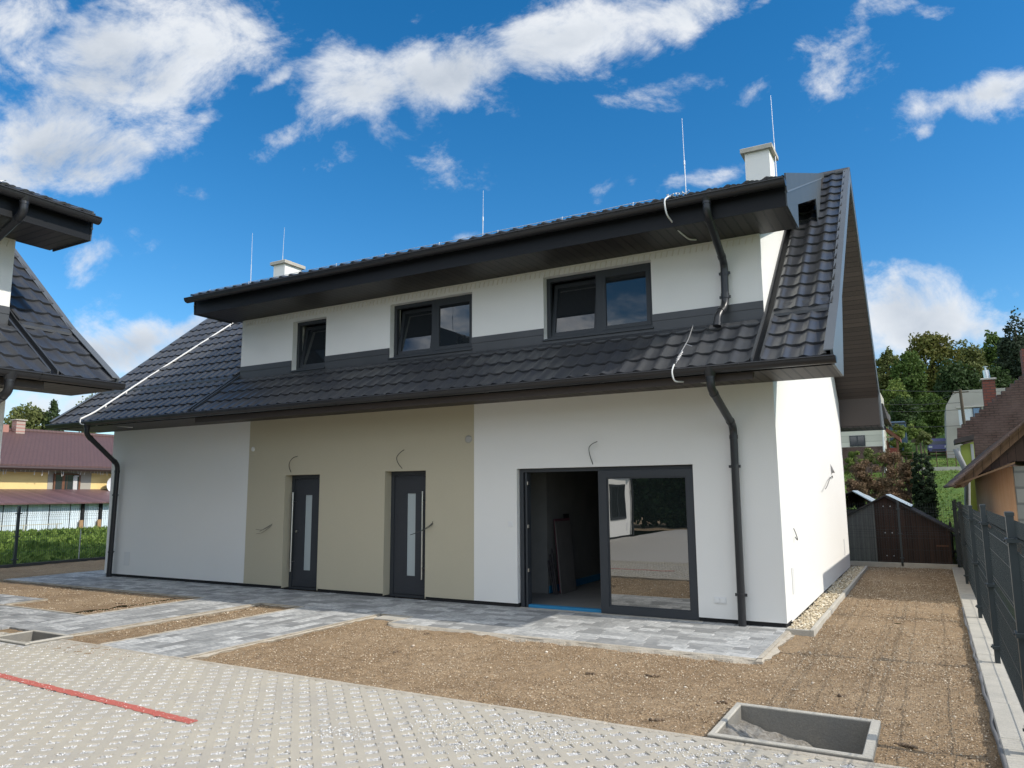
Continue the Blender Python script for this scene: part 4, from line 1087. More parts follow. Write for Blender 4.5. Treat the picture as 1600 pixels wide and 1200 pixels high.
# ------------------------------------------------------------------ gravel strip along the gable wall
mb = MB(); mb.add([(.0, -.14, .012), (.28, -.14, .012), (.28, 8.7, .012), (.0, 8.7, .012)], [(0, 1, 2, 3)]); mb.build('gravel_strip', mat('strip_bed', (.26, .23, .17), .95), None, 'structure')
for k in range(9):
    mb = MB(); mb.bevbox(.275, .325, -.15 + k * .985 + .002, -.15 + (k + 1) * .985 - .002, -.1, .062 + random.uniform(-.002, .002), .006); mb.build('kerb', CONC, None, 'structure')
mb = MB(); mb.bevbox(.0, .273, -.155, -.11, -.1, .058, .006); mb.build('kerb', CONC, None, 'structure')
n = 3600; pos = np.stack([RNG.uniform(.005, .265, n), -.10 + 8.75 * RNG.uniform(0, 1, n) ** 1.25, RNG.uniform(.016, .05, n)], -1)
o = scatter_stones('pebbles', pos, RNG.uniform(.012, .027, n), tones(n, [(.56, .47, .32), (.66, .58, .43), (.48, .39, .26), (.72, .66, .53), (.40, .33, .23)]), ICO_V, ICO_F, STONE, flat=.7, smooth=False)
tag(o, 'rounded cream pebbles in the narrow strip along the gable wall', 'pebbles')

# ------------------------------------------------------------------ mesh fences
def mesh_panel(mb, a, b, z0, z1, nrm, detail=True, pitch=.05, rw=.0022):
    a, b = np.array(a, float), np.array(b, float); L = np.linalg.norm(b - a); d = (b - a) / L; nrm = np.array(nrm, float)
    folds = [(z0 + z1) / 2, z1 - .16]
    zs = sorted({z0, z1, *folds, *[f + .05 for f in folds], *[f - .05 for f in folds]})
    def off(z): return max([0] + [.035 * (1 - abs(z - f) / .05) for f in folds if abs(z - f) <= .05])
    def bar(p, q, r):
        mb.beam(p, q, r * 2, r * 2, up=(0.3, .2, .9) if abs((np.array(q) - np.array(p))[2]) < 1e-6 else nrm)
    n = int(L / pitch)
    for i in range(n + 1):
        x = i * L / n
        for z, w_ in zip(zs[:-1], zs[1:]):
            p = a + d * x + nrm * off(z); q = a + d * x + nrm * off(w_); bar((p[0], p[1], z), (q[0], q[1], w_), rw)
    hz = np.arange(z0 + .01, z1 - .03, .26).tolist() + [f for f in folds] + [f + .05 for f in folds] + [f - .05 for f in folds]
    for z in hz:
        o_ = nrm * (off(z)); p, q = a + o_, b + o_; mb.beam((p[0], p[1], z), (q[0], q[1], z), rw * 2, rw * 2)


def fence_post(parent, x, y, z0, z1, wd=.06, dp=.045, cl=(0, 1, 0)):
    mb = MB(); mb.box(x - dp / 2, x + dp / 2, y - wd / 2, y + wd / 2, z0, z1); p = mb.build('post', FENCE, parent)
    c = MB(); c.bevbox(x - dp / 2 - .004, x + dp / 2 + .004, y - wd / 2 - .004, y + wd / 2 + .004, z1 - .01, z1 + .018, .006); c.build('post_cap', FENCE, p)
    for z in (z0 + .18, (z0 + z1) / 2, z1 - .17):
        k = MB(); k.box(x - dp / 2 - .012, x + dp / 2 + .012, y - wd / 2 - .035, y + wd / 2 + .035, z - .014, z + .014); k.tube([(x - dp / 2 - .012, y, z), (x - dp / 2 - .024, y, z)], .010, 8); k.build('clamp', FENCE, p)


FX = 2.13
F1 = thing('mesh_fence', 'anthracite welded mesh fence on a concrete kerb along the right edge', 'fence', (FX, 9.3, 0))
posts = [9.25, 5.9, 1.8, -1.12, -4.05, -6.6]
for y in posts: fence_post(F1, 0, y - 9.3, .02, 1.50 + (.06 if y < 0 else 0))
for a, b in zip(posts[:-1], posts[1:]):
    mb = MB(); mesh_panel(mb, (.028, a - 9.3 - .02, 0), (.028, b - 9.3 + .02, 0), .10, 1.47 if a > 0 else 1.52, (1, 0, 0)); mb.build('mesh_panel', FENCE, F1)
y = 9.25; 
while y > -6.5:
    l = 1.0 if y < 2 else 1.6
    mb = MB(); mb.bevbox(1.965, 2.185, y - l + .004, y - .004, -.15, .055 + random.uniform(-.004, .004), .008); mb.build('kerb', CONC, None, 'structure'); y -= l
mb = MB(); mb.tube([(1.955 + random.uniform(-.01, .008), y_, .03 + random.uniform(-.012, .02)) for y_ in np.arange(-6, 3, .18)], .016, 6)
tag(mb.build('root_membrane', mat('membrane', (.14, .14, .14), .8), None), 'dark wavy edge of membrane sticking up beside the kerb', 'membrane')

F2 = thing('mesh_fence', 'dark mesh fence across the back in front of the wooden sheds', 'fence', (0, 9.38, 0))
for x in (-1.0, 1.0, 2.1): fence_post(F2, x, 0, .02, 1.47)
for a, b in ((-3.0, -1.0), (-1.0, 1.0), (1.0, 2.1)):
    mb = MB(); mesh_panel(mb, (a, .03, 0), (b, .03, 0), .12, 1.44, (0, 1, 0)); mb.build('mesh_panel', FENCE, F2)
mb = MB(); mb.bevbox(-3.0, 2.12, -.03, .03, -.1, .10, .006); mb.build('base_board', CONC, F2)

F3 = thing('mesh_fence', 'black mesh fence in front of the grass on the left', 'fence', (-18.4, 0, 0))
for y in (-4.55, -2.05, .45, 2.95, 5.45): fence_post(F3, 0, y, .0, 1.48, .06, .06)
for a, b in ((-4.55, -2.05), (-2.05, .45), (.45, 2.95), (2.95, 5.45)):
    mb = MB(); mesh_panel(mb, (-.03, a, 0), (-.03, b, 0), .08, 1.42, (-1, 0, 0)); mb.build('mesh_panel', FENCE, F3)
mb = MB(); mb.tube([(-.05, 2.1, .02), (-.05, 2.1, .85)], .016, 8); mb.build('thin_stake', GALV, F3)
mb = MB(); mb.bevbox(-.05, .02, -6, 6, -.1, .07, .006); mb.build('base_board', mat('dark_board', (.06, .058, .055), .8), F3)

#@@PART3@@
CAMP = np.array((1.69, -10.02, 1.72)); CR = np.array(CAMR)


def at(px, py, Y):
    """survey helper: the point of the plane y = Y that was sighted at this spot of the survey photo"""
    d = np.array([(px - 800) / 1158.42, -(py - 600) / 1158.42, 1.0]) @ CR; t = (Y - CAMP[1]) / d[1]; return CAMP + t * d


def hgt(x, y): return float(terrain(x, y))


# ------------------------------------------------------------------ leaves, trees and shrubs
def leaf_cloud(centers, radii, n, size, flat=.75, shell=.55):
    """leaf quads spread through a set of clumps; returns verts, faces, tones"""
    centers, radii = np.asarray(centers, float), np.asarray(radii, float)
    w_ = radii ** 2; k = RNG.choice(len(centers), n, p=w_ / w_.sum())
    d = RNG.normal(0, 1, (n, 3)); d /= np.linalg.norm(d, axis=1)[:, None]
    r = radii[k] * (shell + (1 - shell) * RNG.uniform(0, 1, n) ** .7) * RNG.uniform(.75, 1.12, n)
    p = centers[k] + d * r[:, None] * (1, 1, flat)
    nrm = d + RNG.normal(0, .55, (n, 3)); nrm[:, 2] += .25; nrm /= np.linalg.norm(nrm, axis=1)[:, None]
    a = np.cross(nrm, RNG.normal(0, 1, (n, 3))); a /= np.linalg.norm(a, axis=1)[:, None]; b = np.cross(nrm, a)
    s = size * RNG.uniform(.55, 1.25, n)[:, None]
    V = np.stack([p - a * s * .5, p + b * s * .34, p + a * s * .5, p - b * s * .34], 1).reshape(-1, 3)
    ct = RNG.uniform(0, 1, len(centers))
    t = np.clip(ct[k] * .6 + RNG.uniform(0, .45, n), 0, 1)
    return V, np.arange(n * 4), np.repeat(t, 4)[:, None] * np.ones(3)


LEAF = {}


def leaves(kind):
    cols = {'green': ((.040, .075, .016), (.120, .185, .042)), 'dark': ((.022, .045, .013), (.060, .098, .028)), 'olive': ((.085, .11, .030), (.20, .215, .075)),
            'autumn': ((.060, .090, .018), (.185, .165, .040)), 'lime': ((.075, .125, .022), (.20, .25, .06)), 'brown': ((.10, .075, .035), (.23, .145, .085)),
            'conifer': ((.014, .028, .012), (.035, .060, .024)), 'spruce': ((.030, .055, .022), (.080, .115, .040)), 'pine': ((.018, .032, .018), (.055, .075, .040))}
    if kind not in LEAF: LEAF[kind] = leaf_material('leaves_' + kind, *cols[kind])
    return LEAF[kind]


def tree(name, label, x, y, top, wid, depth, bottom, kind, n, size, shape='round', cat='tree', group=None, clumps=34, thin=False):
    """crown between the heights bottom and top, width wid; trunk and limbs down to the ground"""
    zb = hgt(x, y); t = thing(name, label, cat, (x, y, zb), 0, group)
    top, bottom = top - zb, max(bottom - zb, .15 if bottom > 0 else -.6); H = top - bottom; cz = bottom + H / 2
    cs, rs = [], []
    for i in range(clumps):
        if shape == 'round':
            d = RNG.normal(0, 1, 3); d /= np.linalg.norm(d); r = RNG.uniform(.35, 1) ** .5
            c = (d[0] * r * wid * .37, d[1] * r * depth * .37, cz + d[2] * r * H * .37); rr = RNG.uniform(.15, .24) * min(wid, H)
            if i % 3 == 0: c = (d[0] * wid * .40, d[1] * depth * .40, cz + d[2] * H * .42); rr = RNG.uniform(.08, .13) * min(wid, H)
        elif shape == 'cone':
            u = i / (clumps - 1); rad = wid * .5 * (1 - u) ** .85 * RNG.uniform(.55, .95); a = i * 2.4
            c = (math.cos(a) * rad * .75, math.sin(a) * rad * .75, bottom + u * H * .97); rr = max(.09 * wid, wid * .19 * (1 - u) + .04 * wid)
        elif shape == 'column':
            u = (i + .5) / clumps; a = i * 2.4; rad = wid * .27 * math.sin(math.pi * min(.97, .12 + .80 * (1 - u) ** .7)) ** .8
            c = (math.cos(a) * rad, math.sin(a) * rad, bottom + u * H * .97); rr = wid * (.27 - .17 * u)
        else:  # spread: lumpy shrub, wider below
            a = RNG.uniform(0, 6.28); u = RNG.uniform(0, 1); rad = RNG.uniform(0, 1) ** .5 * (1 - .35 * u)
            c = (math.cos(a) * rad * wid * .42, math.sin(a) * rad * depth * .42, bottom + H * (.12 + .75 * u)); rr = RNG.uniform(.13, .22) * min(wid, H) * (1.1 if thin else 1)
        cs.append(c); rs.append(rr)
    n = int(n * 1.8); nc = int(n * .45) if shape == 'round' else 0
    V, F, T = leaf_cloud(cs, rs, n - nc, size * (.75 if not thin else 1), .8, .1 if thin else .35)
    if nc:   # leaves filling the body of the crown, lumpy towards its skin
        d = RNG.normal(0, 1, (nc, 3)); d /= np.linalg.norm(d, axis=1)[:, None]; ph = RNG.uniform(0, 6.28, 6)
        lump = 1 + .10 * np.sin(4 * d[:, 0] + ph[0]) + .10 * np.sin(5 * d[:, 1] + ph[1]) + .10 * np.sin(5 * d[:, 2] + ph[2]) + .06 * np.sin(11 * d[:, 0] + ph[3]) + .06 * np.sin(12 * d[:, 2] + ph[4])
        r = lump * RNG.uniform(.5, 1.03, nc) ** .6; pc = d * r[:, None] * np.array((wid * .44, depth * .44, H * .46)) + (0, 0, cz)
        V2, F2, T2 = leaf_cloud(pc, np.full(nc, size * .3), nc, size * .75, .8, .1); V = np.concatenate([V, V2]); F = np.arange(len(V)); T = np.concatenate([T, T2])
    mesh_np('crown', V, F, 4, leaves(kind), t, tone=T)
    mb = MB(); th = max(.02, .035 * H)
    mb.tube([(0, 0, -.3), (.02 * H, 0, bottom * .6 + .1), (0, .02 * H, cz), (.01, 0, top - .15 * H)], [th * 1.3, th, th * .6, th * .15], 8)
    for c in cs[::max(1, clumps // 9)]:
        z0 = max(.1, min(c[2] - .25 * H, bottom + .3 * H)); mb.tube([(0, 0, z0), (c[0] * .5, c[1] * .5, (z0 + c[2]) / 2 + .03 * H), c], [th * .5, th * .3, th * .08], 6)
    mb.build('trunk', BARK, t)
    return t


def tree_px(name, label, px, pt, pb, w_px, Y, kind, n, size, **kw):
    a, b, l, r = at(px, pt, Y), at(px, pb, Y), at(px - w_px / 2, pt, Y), at(px + w_px / 2, pt, Y)
    wd = abs(r[0] - l[0]); return tree(name, label, a[0], Y, a[2], wd, wd * .9, b[2], kind, n, size, **kw)


G_ = 'trees on the hillside at the right'
tree_px('birch_tree', 'slender pale olive birch next to the brown gable soffit on the hill', 1383, 536, 650, 46, 82, 'olive', 4200, .42, group=G_, clumps=30)
tree_px('broadleaf_tree', 'rounded mid green tree between the birch and the big autumn tree', 1416, 545, 662, 60, 80, 'green', 5200, .42, group=G_)
tree_px('broadleaf_tree', 'tallest broad tree on the hill, green turning yellow and brown', 1452, 511, 640, 92, 92, 'autumn', 7500, .48, group=G_, clumps=46)
tree_px('broadleaf_tree', 'dull olive tree right of the tall autumn tree on the hilltop', 1512, 533, 640, 62, 98, 'olive', 4600, .48, group=G_)
tree_px('broadleaf_tree', 'bright green tree half hidden by the dark pine at the right edge', 1551, 512, 620, 50, 100, 'green', 3800, .48, group=G_)
tree_px('pine_tree', 'dark blue-green pine with flat branches at the right edge of the hill', 1584, 494, 640, 74, 84, 'pine', 6000, .42, group=G_, clumps=40)
tree_px('broadleaf_tree', 'low very dark tree above the grey house roof', 1493, 566, 655, 84, 76, 'dark', 5600, .42, group=G_)
tree_px('broadleaf_tree', 'dark leafy tree behind the brick chimney with the steel flue', 1556, 572, 660, 80, 78, 'dark', 5200, .42, group=G_)
tree_px('fruit_tree', 'sunny yellow green tree close behind the brown gable soffit', 1396, 592, 680, 56, 70, 'lime', 4200, .34, group=G_)
tree_px('fruit_tree', 'dark spreading garden tree beside the white satellite dish', 1409, 618, 690, 56, 62, 'dark', 4000, .3, group=G_)
tree_px('fruit_tree', 'broad mid green garden tree left of the grey house', 1450, 612, 684, 62, 74, 'green', 5200, .3, group=G_)
for px, pt, pb, wpx, Y, kd, lb in ((1428, 660, 690, 34, 56, 'lime', 'light green bush in the middle of the sloping garden'), (1434, 652, 690, 34, 60, 'green', 'darker bush uphill of the light green garden bush'), (1403, 661, 705, 38, 50, 'lime', 'tall weedy bush beside the red arbour'),
                                   (1441, 672, 696, 26, 54, 'olive', 'olive bush low in the garden left of the car'), (1412, 690, 722, 34, 47, 'green', 'leafy bush below the red arbour'), (1358, 698, 728, 30, 42, 'olive', 'olive bush before the brick base of the small house'), (1376, 704, 730, 22, 41, 'lime', 'yellow green bush at the corner of the small house')):
    tree_px('garden_bush', lb, px, pt, pb, wpx, Y, kd, 1900, .2, shape='spread', cat='bush', group='green bushes in the garden', clumps=14)
for px, pt, pb, wpx, Y, lb in ((1352, 712, 792, 62, 15.5, 'reddish brown shrub nearest the white gable wall'), (1386, 700, 788, 66, 17, 'tall thin reddish brown shrub above the ridge of the wooden shed'), (1416, 712, 796, 50, 16, 'reddish brown shrub leaning against the dark thuja'),
                               (1336, 744, 800, 44, 14.5, 'low brown shrub behind the tin roof'), (1392, 745, 800, 56, 15, 'low brown shrub right above the shed roof ridge')):
    tree_px('brown_shrub', lb, px, pt, pb, wpx, Y, 'brown', 3600, .06, shape='spread', cat='shrub', group='brown shrubs behind the wooden sheds', clumps=26, thin=True)
tree_px('thuja', 'dark evergreen thuja between the brown shrubs and the lawn', 1438, 704, 830, 52, 15.2, 'conifer', 9000, .085, shape='column', cat='conifer', clumps=60)
tree_px('garden_bush', 'fresh green bush between the small house and the brown shrubs', 1334, 700, 745, 34, 24, 'lime', 1600, .11, shape='spread', cat='bush', clumps=12)
# left side
tree(*('broadleaf_tree', 'round olive and green tree behind the brown roof on the left'), -60, 22.4, 9.3, 4.2, 4, 5.0, 'olive', 3600, .32, clumps=30)
tree(*('spruce_tree', 'pointed spruce beside the round tree behind the brown roof'), -58, 23.0, 9.25, 3.4, 3.4, 4.2, 'spruce', 4200, .26, shape='cone', clumps=44)
tree(*('broadleaf_tree', 'dark tree low between the spruce and the pink chimney'), -62, 22.6, 7.2, 4.4, 3, 3.5, 'dark', 2400, .32, clumps=20)
tree(*('broadleaf_tree', 'small treetop peeping over the left roof slope between both houses'), -64, 29.6, 11.2, 2.4, 2.4, 6.5, 'olive', 1400, .28, clumps=14)
# trees behind the camera, seen mirrored in the glass door
for k, (x, y, h_) in enumerate([(-16.5, -29, 6.5), (-13, -27.5, 7.2), (-9.6, -28.5, 6.2), (-6.4, -27.5, 7.0), (-3.2, -28.4, 6.4), (0.2, -27.6, 6.8), (3.4, -28.5, 6.3)]):
    t_ = tree('hedge_tree', 'dark dense tree of the row behind the yard, mirrored in the glass door', x, y, h_, 6.0, 4, -.6, 'dark', 6500, .40, shape='spread', group='row of trees behind the yard', clumps=60)

# ------------------------------------------------------------------ weeds behind the left fence
n = 15000; wx = RNG.uniform(-27.8, -18.9, n); wy = RNG.uniform(-4, 10.5, n)
wh = RNG.uniform(.05, .16, n) + .13 * np.clip(fbm2(60, 60, [(12, .6), (4, .4)])[((wy + 4) / 14.5 * 59).astype(int), ((wx + 28) / 9.2 * 59).astype(int)], 0, 1.2) + .10 * (wx < -26)
gz_ = terrain(wx, wy) - .02; a = RNG.uniform(0, 6.28, n); ln = RNG.normal(0, .5, (n, 2)); sw_ = RNG.uniform(.02, .06, n)
P = np.stack([wx, wy, gz_], -1); tipv = P + np.stack([ln[:, 0] * wh, ln[:, 1] * wh, wh], -1); mid = (P + tipv) / 2 + np.stack([np.zeros(n), np.zeros(n), wh * .12], -1); sd_ = np.stack([np.cos(a) * sw_, np.sin(a) * sw_, np.zeros(n)], -1)
V = np.stack([P, mid + sd_, tipv, mid - sd_], 1).reshape(-1, 3)
o = mesh_np('grass', V, np.arange(4 * n), 4, leaf_material('weed_leaves', (.075, .14, .02), (.24, .33, .07)), tone=np.repeat(RNG.uniform(0, 1, n), 4)[:, None] * np.ones(3)); tag(o, 'lush green weeds and grass behind the black fence on the left', 'grass', kind='stuff')
n = 12000; wy = RNG.uniform(12.5, 60, n); wx = 1.69 + (wy + 10) * RNG.uniform(-.10, .13, n); wh = RNG.uniform(.03, .13, n); gz_ = terrain(wx, wy) - .03; a = RNG.uniform(0, 6.28, n); ln = RNG.normal(0, .4, (n, 2)); sw_ = RNG.uniform(.02, .06, n)
P = np.stack([wx, wy, gz_], -1); tipv = P + np.stack([ln[:, 0] * wh, ln[:, 1] * wh, wh], -1); mid = (P + tipv) / 2; sd_ = np.stack([np.cos(a) * sw_, np.sin(a) * sw_, np.zeros(n)], -1)
o = mesh_np('grass', np.stack([P, mid + sd_, tipv, mid - sd_], 1).reshape(-1, 3), np.arange(4 * n), 4, leaf_material('lawn_leaves', (.075, .125, .022), (.17, .225, .05)), tone=np.repeat(RNG.uniform(0, 1, n), 4)[:, None] * np.ones(3)); tag(o, 'sunny lawn grass on the slope behind the sheds at the right', 'grass', kind='stuff')

# ------------------------------------------------------------------ left background: yellow house and its annex
YEL = mat('yellow_plaster', (.82, .62, .27), .9, vary=.15, vscale=1); GREYP = mat('grey_render', (.36, .34, .29), .9)
BROWNT = mat('brown_roof_tile', (.115, .060, .052), .6, vary=.3, vscale=2, vcol=(.09, .05, .046), brick=dict(c2=(.10, .052, .047), m=(.072, .040, .036), w=.18, h=.16, ms=.018, rot=(0, 0, math.pi / 2)))
BROWNW = mat('brown_wood', (.16, .065, .03), .6, vary=.4, vscale=5, stretch=(1, 1, .2))
yh = thing('yellow_house', 'yellow house with a long brown tiled roof beyond the left fence', 'house', (-31, 9, .3))
def LY(y): return y - 9
mb = MB(); slab_x = [(.0, -.3), (0, 2.72)]
mb.box(-9, 0, LY(-1), LY(26), -.3, 2.75); mb.build('wall', YEL, yh)
mb = MB(); mb.box(0, .012, LY(8.05), LY(9.93), .6, 2.45); mb.box(0, .012, LY(-.9), LY(25.9), 2.45, 2.70); mb.build('render_band', GREYP, yh)
mb = MB(); mb.prism([(.55, 2.62), (.55, 2.74), (-4.5, 4.52), (-4.5, 4.40)], 'y', LY(-1.6), LY(26.5)); rf_ = mb.build('roof', BROWNT, yh)
mb = MB(); mb.prism([(-4.5, 4.40), (-4.5, 4.52), (-9.6, 2.74), (-9.6, 2.62)], 'y', LY(-1.6), LY(26.5)); mb.build('roof', BROWNT, yh)
mb = MB(); mb.tube([(-4.5, LY(-1.6), 4.52), (-4.5, LY(26.5), 4.52)], .11, 8); mb.build('ridge_cap', BROWNT, rf_)
mb = MB(); mb.tube([(.62, LY(-1.6), 2.60), (.62, LY(26.5), 2.60)], .07, 8); mb.build('gutter', mat('brown_metal', (.05, .03, .027), .5), yh)
mb = MB(); mb.box(-4.4, -4.0, LY(8.66), LY(9.05), 4.2, 4.95); c_ = mb.build('chimney', mat('pink_brick', (.42, .20, .16), .9, brick=dict(c2=(.36, .17, .14), m=(.4, .33, .28), w=.25, h=.08)), yh)
mb = MB(); mb.box(-4.46, -3.94, LY(8.60), LY(9.11), 4.95, 5.0); mb.build('cap', CONC, c_)
mb = MB(); mb.box(-4.5, -4.1, LY(7.7), LY(8.4), 4.3, 4.72); mb.build('chimney', mat('pink_brick_low', (.38, .19, .15), .9), yh)
wn = MB(); wn.box(.012, .08, LY(8.28), LY(9.42), 1.0, 2.42); wd_ = wn.build('window', BROWNW, yh)
for a_, b_ in ((8.34, 8.62), (8.74, 8.82), (8.84, 9.34)):
    g = MB(); g.box(.081, .086, LY(a_), LY(b_), 1.05, 2.36); g.build('pane', DARKGLASS, wd_)
g = MB(); 
for k in range(5): g.tube([(.092 + .006 * (k % 2), LY(9.12 + .04 * k), 1.05), (.092, LY(9.10 + .035 * k), 2.3)], .022, 6)
g.box(.088, .12, LY(9.12), LY(9.30), 2.29, 2.34); g.build('curtain', mat('net_curtain', (.6, .6, .58), .9), wd_)
ic = MB(); y = 0.0; ic.tube([(.42, LY(0), 2.56), (.42, LY(14), 2.56)], .012, 5)
while y < 14:
    l = random.uniform(.05, .28); ic.tube([(.42, LY(y), 2.56), (.42 + random.uniform(-.02, .02), LY(y + random.uniform(-.05, .05)), 2.56 - l)], .016, 4); y += random.uniform(.10, .30)
tag(ic.build('icicle_lights', mat('icicle_plastic', (.62, .62, .60), .6), yh), 'unlit white icicle light string under the eave')
ds = thing('satellite_dish', 'white satellite dish on the yellow house beside the downpipe', 'satellite dish', (-30.62, 10.72, 2.25))
mb = MB(); pts = []
for i in range(5):
    r = .36 * i / 4
    for k in range(18): a = 2 * math.pi * k / 18; pts.append((.12 * (r / .36) ** 2, r * math.cos(a), r * math.sin(a) * 1.05))
mb.add(pts, [(i * 18 + k, i * 18 + (k + 1) % 18, (i + 1) * 18 + (k + 1) % 18, (i + 1) * 18 + k) for i in range(4) for k in range(18)], True); mb.build('dish', mat('dish_white', (.72, .72, .72), .5), ds)
mb = MB(); mb.tube([(-.02, 0, 0), (-.35, 0, -.1)], .025, 6); mb.tube([(.05, 0, -.36), (.42, 0, -.12)], .012, 6); mb.box(.38, .48, -.05, .05, -.16, -.06); mb.build('arm', GALV, ds)
an = thing('annex', 'low pale blue shed wall under a flat brown roof beyond the left fence', 'shed', (-28, 8, .25))
def AY(y): return y - 8
mb = MB(); mb.box(-2.0, 0, AY(-2), AY(24), -.2, 1.26); mb.build('wall', mat('pale_blue_sheet', (.62, .72, .78), .7, vary=.25, vscale=3, vcol=(.70, .74, .74), stripes=(1, .18, .06, .8)), an)
mb = MB(); mb.prism([(.35, 1.20), (.35, 1.26), (-3.0, 1.80), (-3.0, 1.74)], 'y', AY(-2.3), AY(24.3)); mb.build('roof', mat('brown_sheet', (.125, .068, .070), .5, stripes=(1, .2, .05, .8)), an)
for y in (4.9, 5.75, 6.55, 7.35): k = MB(); k.box(.002, .02, AY(y) - .014, AY(y) + .014, -.1, 1.24); k.build('batten', FENCE, an)
for y in (7.82, 8.56):
    k = MB(); k.box(.002, .09, AY(y) - .05, AY(y) + .06, -.05, 1.22); pst = k.build('post', DARKVOID, an)
    k = MB(); k.box(.091, .15, AY(y) - .14, AY(y) + .0, -.05, .55); k.build('foot_brace', mat('raw_pine', (.42, .26, .13), .8), pst)
mb = MB()
for y in (-1, 1, 3, 5.2, 6.4): mb.beam((0, y, -.1), (0, y + .0, .42), .03, .03, (1, 0, 0))
for z in (.16, .40): mb.beam((0, -1.2, z), (0, 6.6, z), .02, .03, (0, 0, 1))
lo = mb.build('low_rail', mat('weathered_pale_wood', (.50, .47, .36), .9)); lo.location = (-27.5, 0.2, .30); tag(lo, 'low pale wooden rail in the weeds before the pale blue wall', 'rail')

# ------------------------------------------------------------------ right side: wooden sheds behind the back fence
WOODB = mat('dark_brown_boards', (.060, .030, .020), .8, vary=.6, vscale=3, vcol=(.028, .016, .012), stripes=(0, .115, .06, .2), stretch=(4, 1, .6), fine=.15, fscale=30)
WOODG = mat('grey_boards', (.19, .19, .175), .9, vary=.5, vscale=3, vcol=(.12, .12, .11), stripes=(0, .10, .06, .35), stretch=(4, 1, .6), fine=.15, fscale=30)
RUST = mat('felt_roof', (.035, .032, .030), .9, vary=.6, vscale=3, vcol=(.09, .07, .06)); TIN = mat('tin_sheet', (.50, .58, .62), .4, metal=.3, stripes=(1, .12, .12, .7))
ws = thing('wooden_shed', 'dark brown wooden shed with a pointed gable behind the back fence', 'shed', (.7, 10.3, 0))
mb = MB(); mb.prism([(-.26, -.1), (-.26, 1.44), (0, 1.57), (1.26, .82), (1.30, .78), (1.30, -.1)], 'y', 0, 2.2); mb.build('gable_boards', WOODB, ws)
mb = MB(); mb.prism([(-.262, -.1), (-.262, 1.435), (-1.7, .66), (-1.7, -.1)], 'y', .01, 2.2); tag(mb.build('gable_boards', WOODG, ws), 'grey weathered boards of the left part')
mb = MB(); mb.prism([(0, 1.58), (1.46, .70), (1.46, .735), (0, 1.62)], 'y', -.12, 2.4); mb.build('roof', RUST, ws)
mb = MB(); mb.prism([(0, 1.58), (-1.9, .56), (-1.9, .60), (0, 1.62)], 'y', -.12, 2.4); mb.build('roof', RUST, ws)
for x in (-.05, .10):
    for z in (1.35, .72, .18): k = MB(); k.tube([(x, -.01, z), (x, -.03, z)], .014, 8); k.build('bolt', GALV, ws)
k = MB(); k.box(1.0, 1.25, -.015, 0, .42, .455); k.build('latch', BROWNW, ws)
for (a0, z0, a1, z1) in ((.03, 1.55, .55, 1.26),):
    k = MB(); k.prism([(a0, z0 + .075), (a1, z1 + .075), (a1, z1 + .085), (a0, z0 + .085)], 'y', -.10, 2.3); k.build('metal_strip', TIN, ws)
ts = thing('tin_shed', 'small shed with a pale blue corrugated tin roof beside the white wall', 'shed', (-.25, 12.6, 0))
a_, b_ = at(1332, 768, 12.6), at(1374, 791, 12.6)
mb = MB(); mb.box(-1.6, b_[0] + .2, .2, 1.9, -.1, b_[2] - .12); mb.build('wall', RUST, ts)
mb = MB(); mb.prism([(a_[0] + .25, a_[2]), (b_[0] + .25, b_[2]), (b_[0] + .25, b_[2] + .03), (a_[0] + .25, a_[2] + .03)], 'y', 0, 2.2); mb.build('roof', TIN, ts)
mb = MB(); mb.prism([(a_[0] + .25, a_[2]), (a_[0] - 1.4, a_[2] - .7), (a_[0] - 1.4, a_[2] - .67), (a_[0] + .25, a_[2] + .03)], 'y', 0, 2.2); mb.build('roof', RUST, ts)
pf = thing('picket_fence', 'short dark picket fence with pale tips beside the wooden shed', 'fence', (1.9, 12.2, 0))
pk = MB(); pt_ = MB()
for k in range(9):
    x = -.8 + k * .19; pk.prism([(x - .035, 0), (x + .035, 0), (x + .035, .88), (x, .98), (x - .035, .88)], 'y', 0, .02); pt_.box(x - .03, x + .03, -.004, -.001, .66, .75)
pk.build('pickets', RUST, pf); pt_.build('picket_marks', WPLASTIC, pf)
mb = MB(); mb.box(-.9, .85, .022, .06, .55, .62); mb.box(-.9, .85, .022, .06, .15, .22); mb.build('rail', RUST, pf)

# old timber shed along the fence
osd = thing('old_shed', 'old shed at the right edge with a steep worn roof over an orange plastered wall', 'shed', (2.85, 3.9, 0))
def OX(x): return x - 2.85
def OYr(y): return y - 2.9
ORANGE = mat('orange_plaster', (.66, .42, .26), .92, vary=.8, vscale=3, vcol=(.60, .33, .18), stretch=(1, 1, .35), bump=.5, bscale=30, bdist=.02, fine=.1, fscale=40)
OLDWOOD = mat('old_brown_boards', (.19, .105, .058), .85, vary=.7, vscale=4, vcol=(.09, .05, .03), stripes=(0, .13, .06, .3), stretch=(4, .4, 1))
sx_ = lambda x: 1.78 + (x - 2.05) * .93
RX_ = 3.14
mb = MB(); mb.box(0, 1.6, .42, 12.2, -.1, 2.10); mb.build('wall', ORANGE, osd)
mb = MB(); mb.prism([(OX(2.09), 1.805), (0.02, 2.125), (0.02, 2.155), (OX(2.09), 1.835)], 'y', .06, 12.2); mb.build('soffit', mat('eave_boards', (.26, .15, .085), .85, vary=.7, vscale=4, vcol=(.12, .07, .04), stripes=(1, .14, .08, .25), stretch=(.4, 4, 1)), osd)
BLOCK = mat('grey_blocks', (.30, .285, .26), .95, brick=dict(c2=(.25, .24, .22), m=(.17, .165, .155), w=.45, h=.25, ms=.02), bump=.9, bscale=30, bdist=.02)
mb = MB(); mb.box(.012, 1.6, .30, .418, -.1, 2.09); mb.build('block_wall', BLOCK, osd)
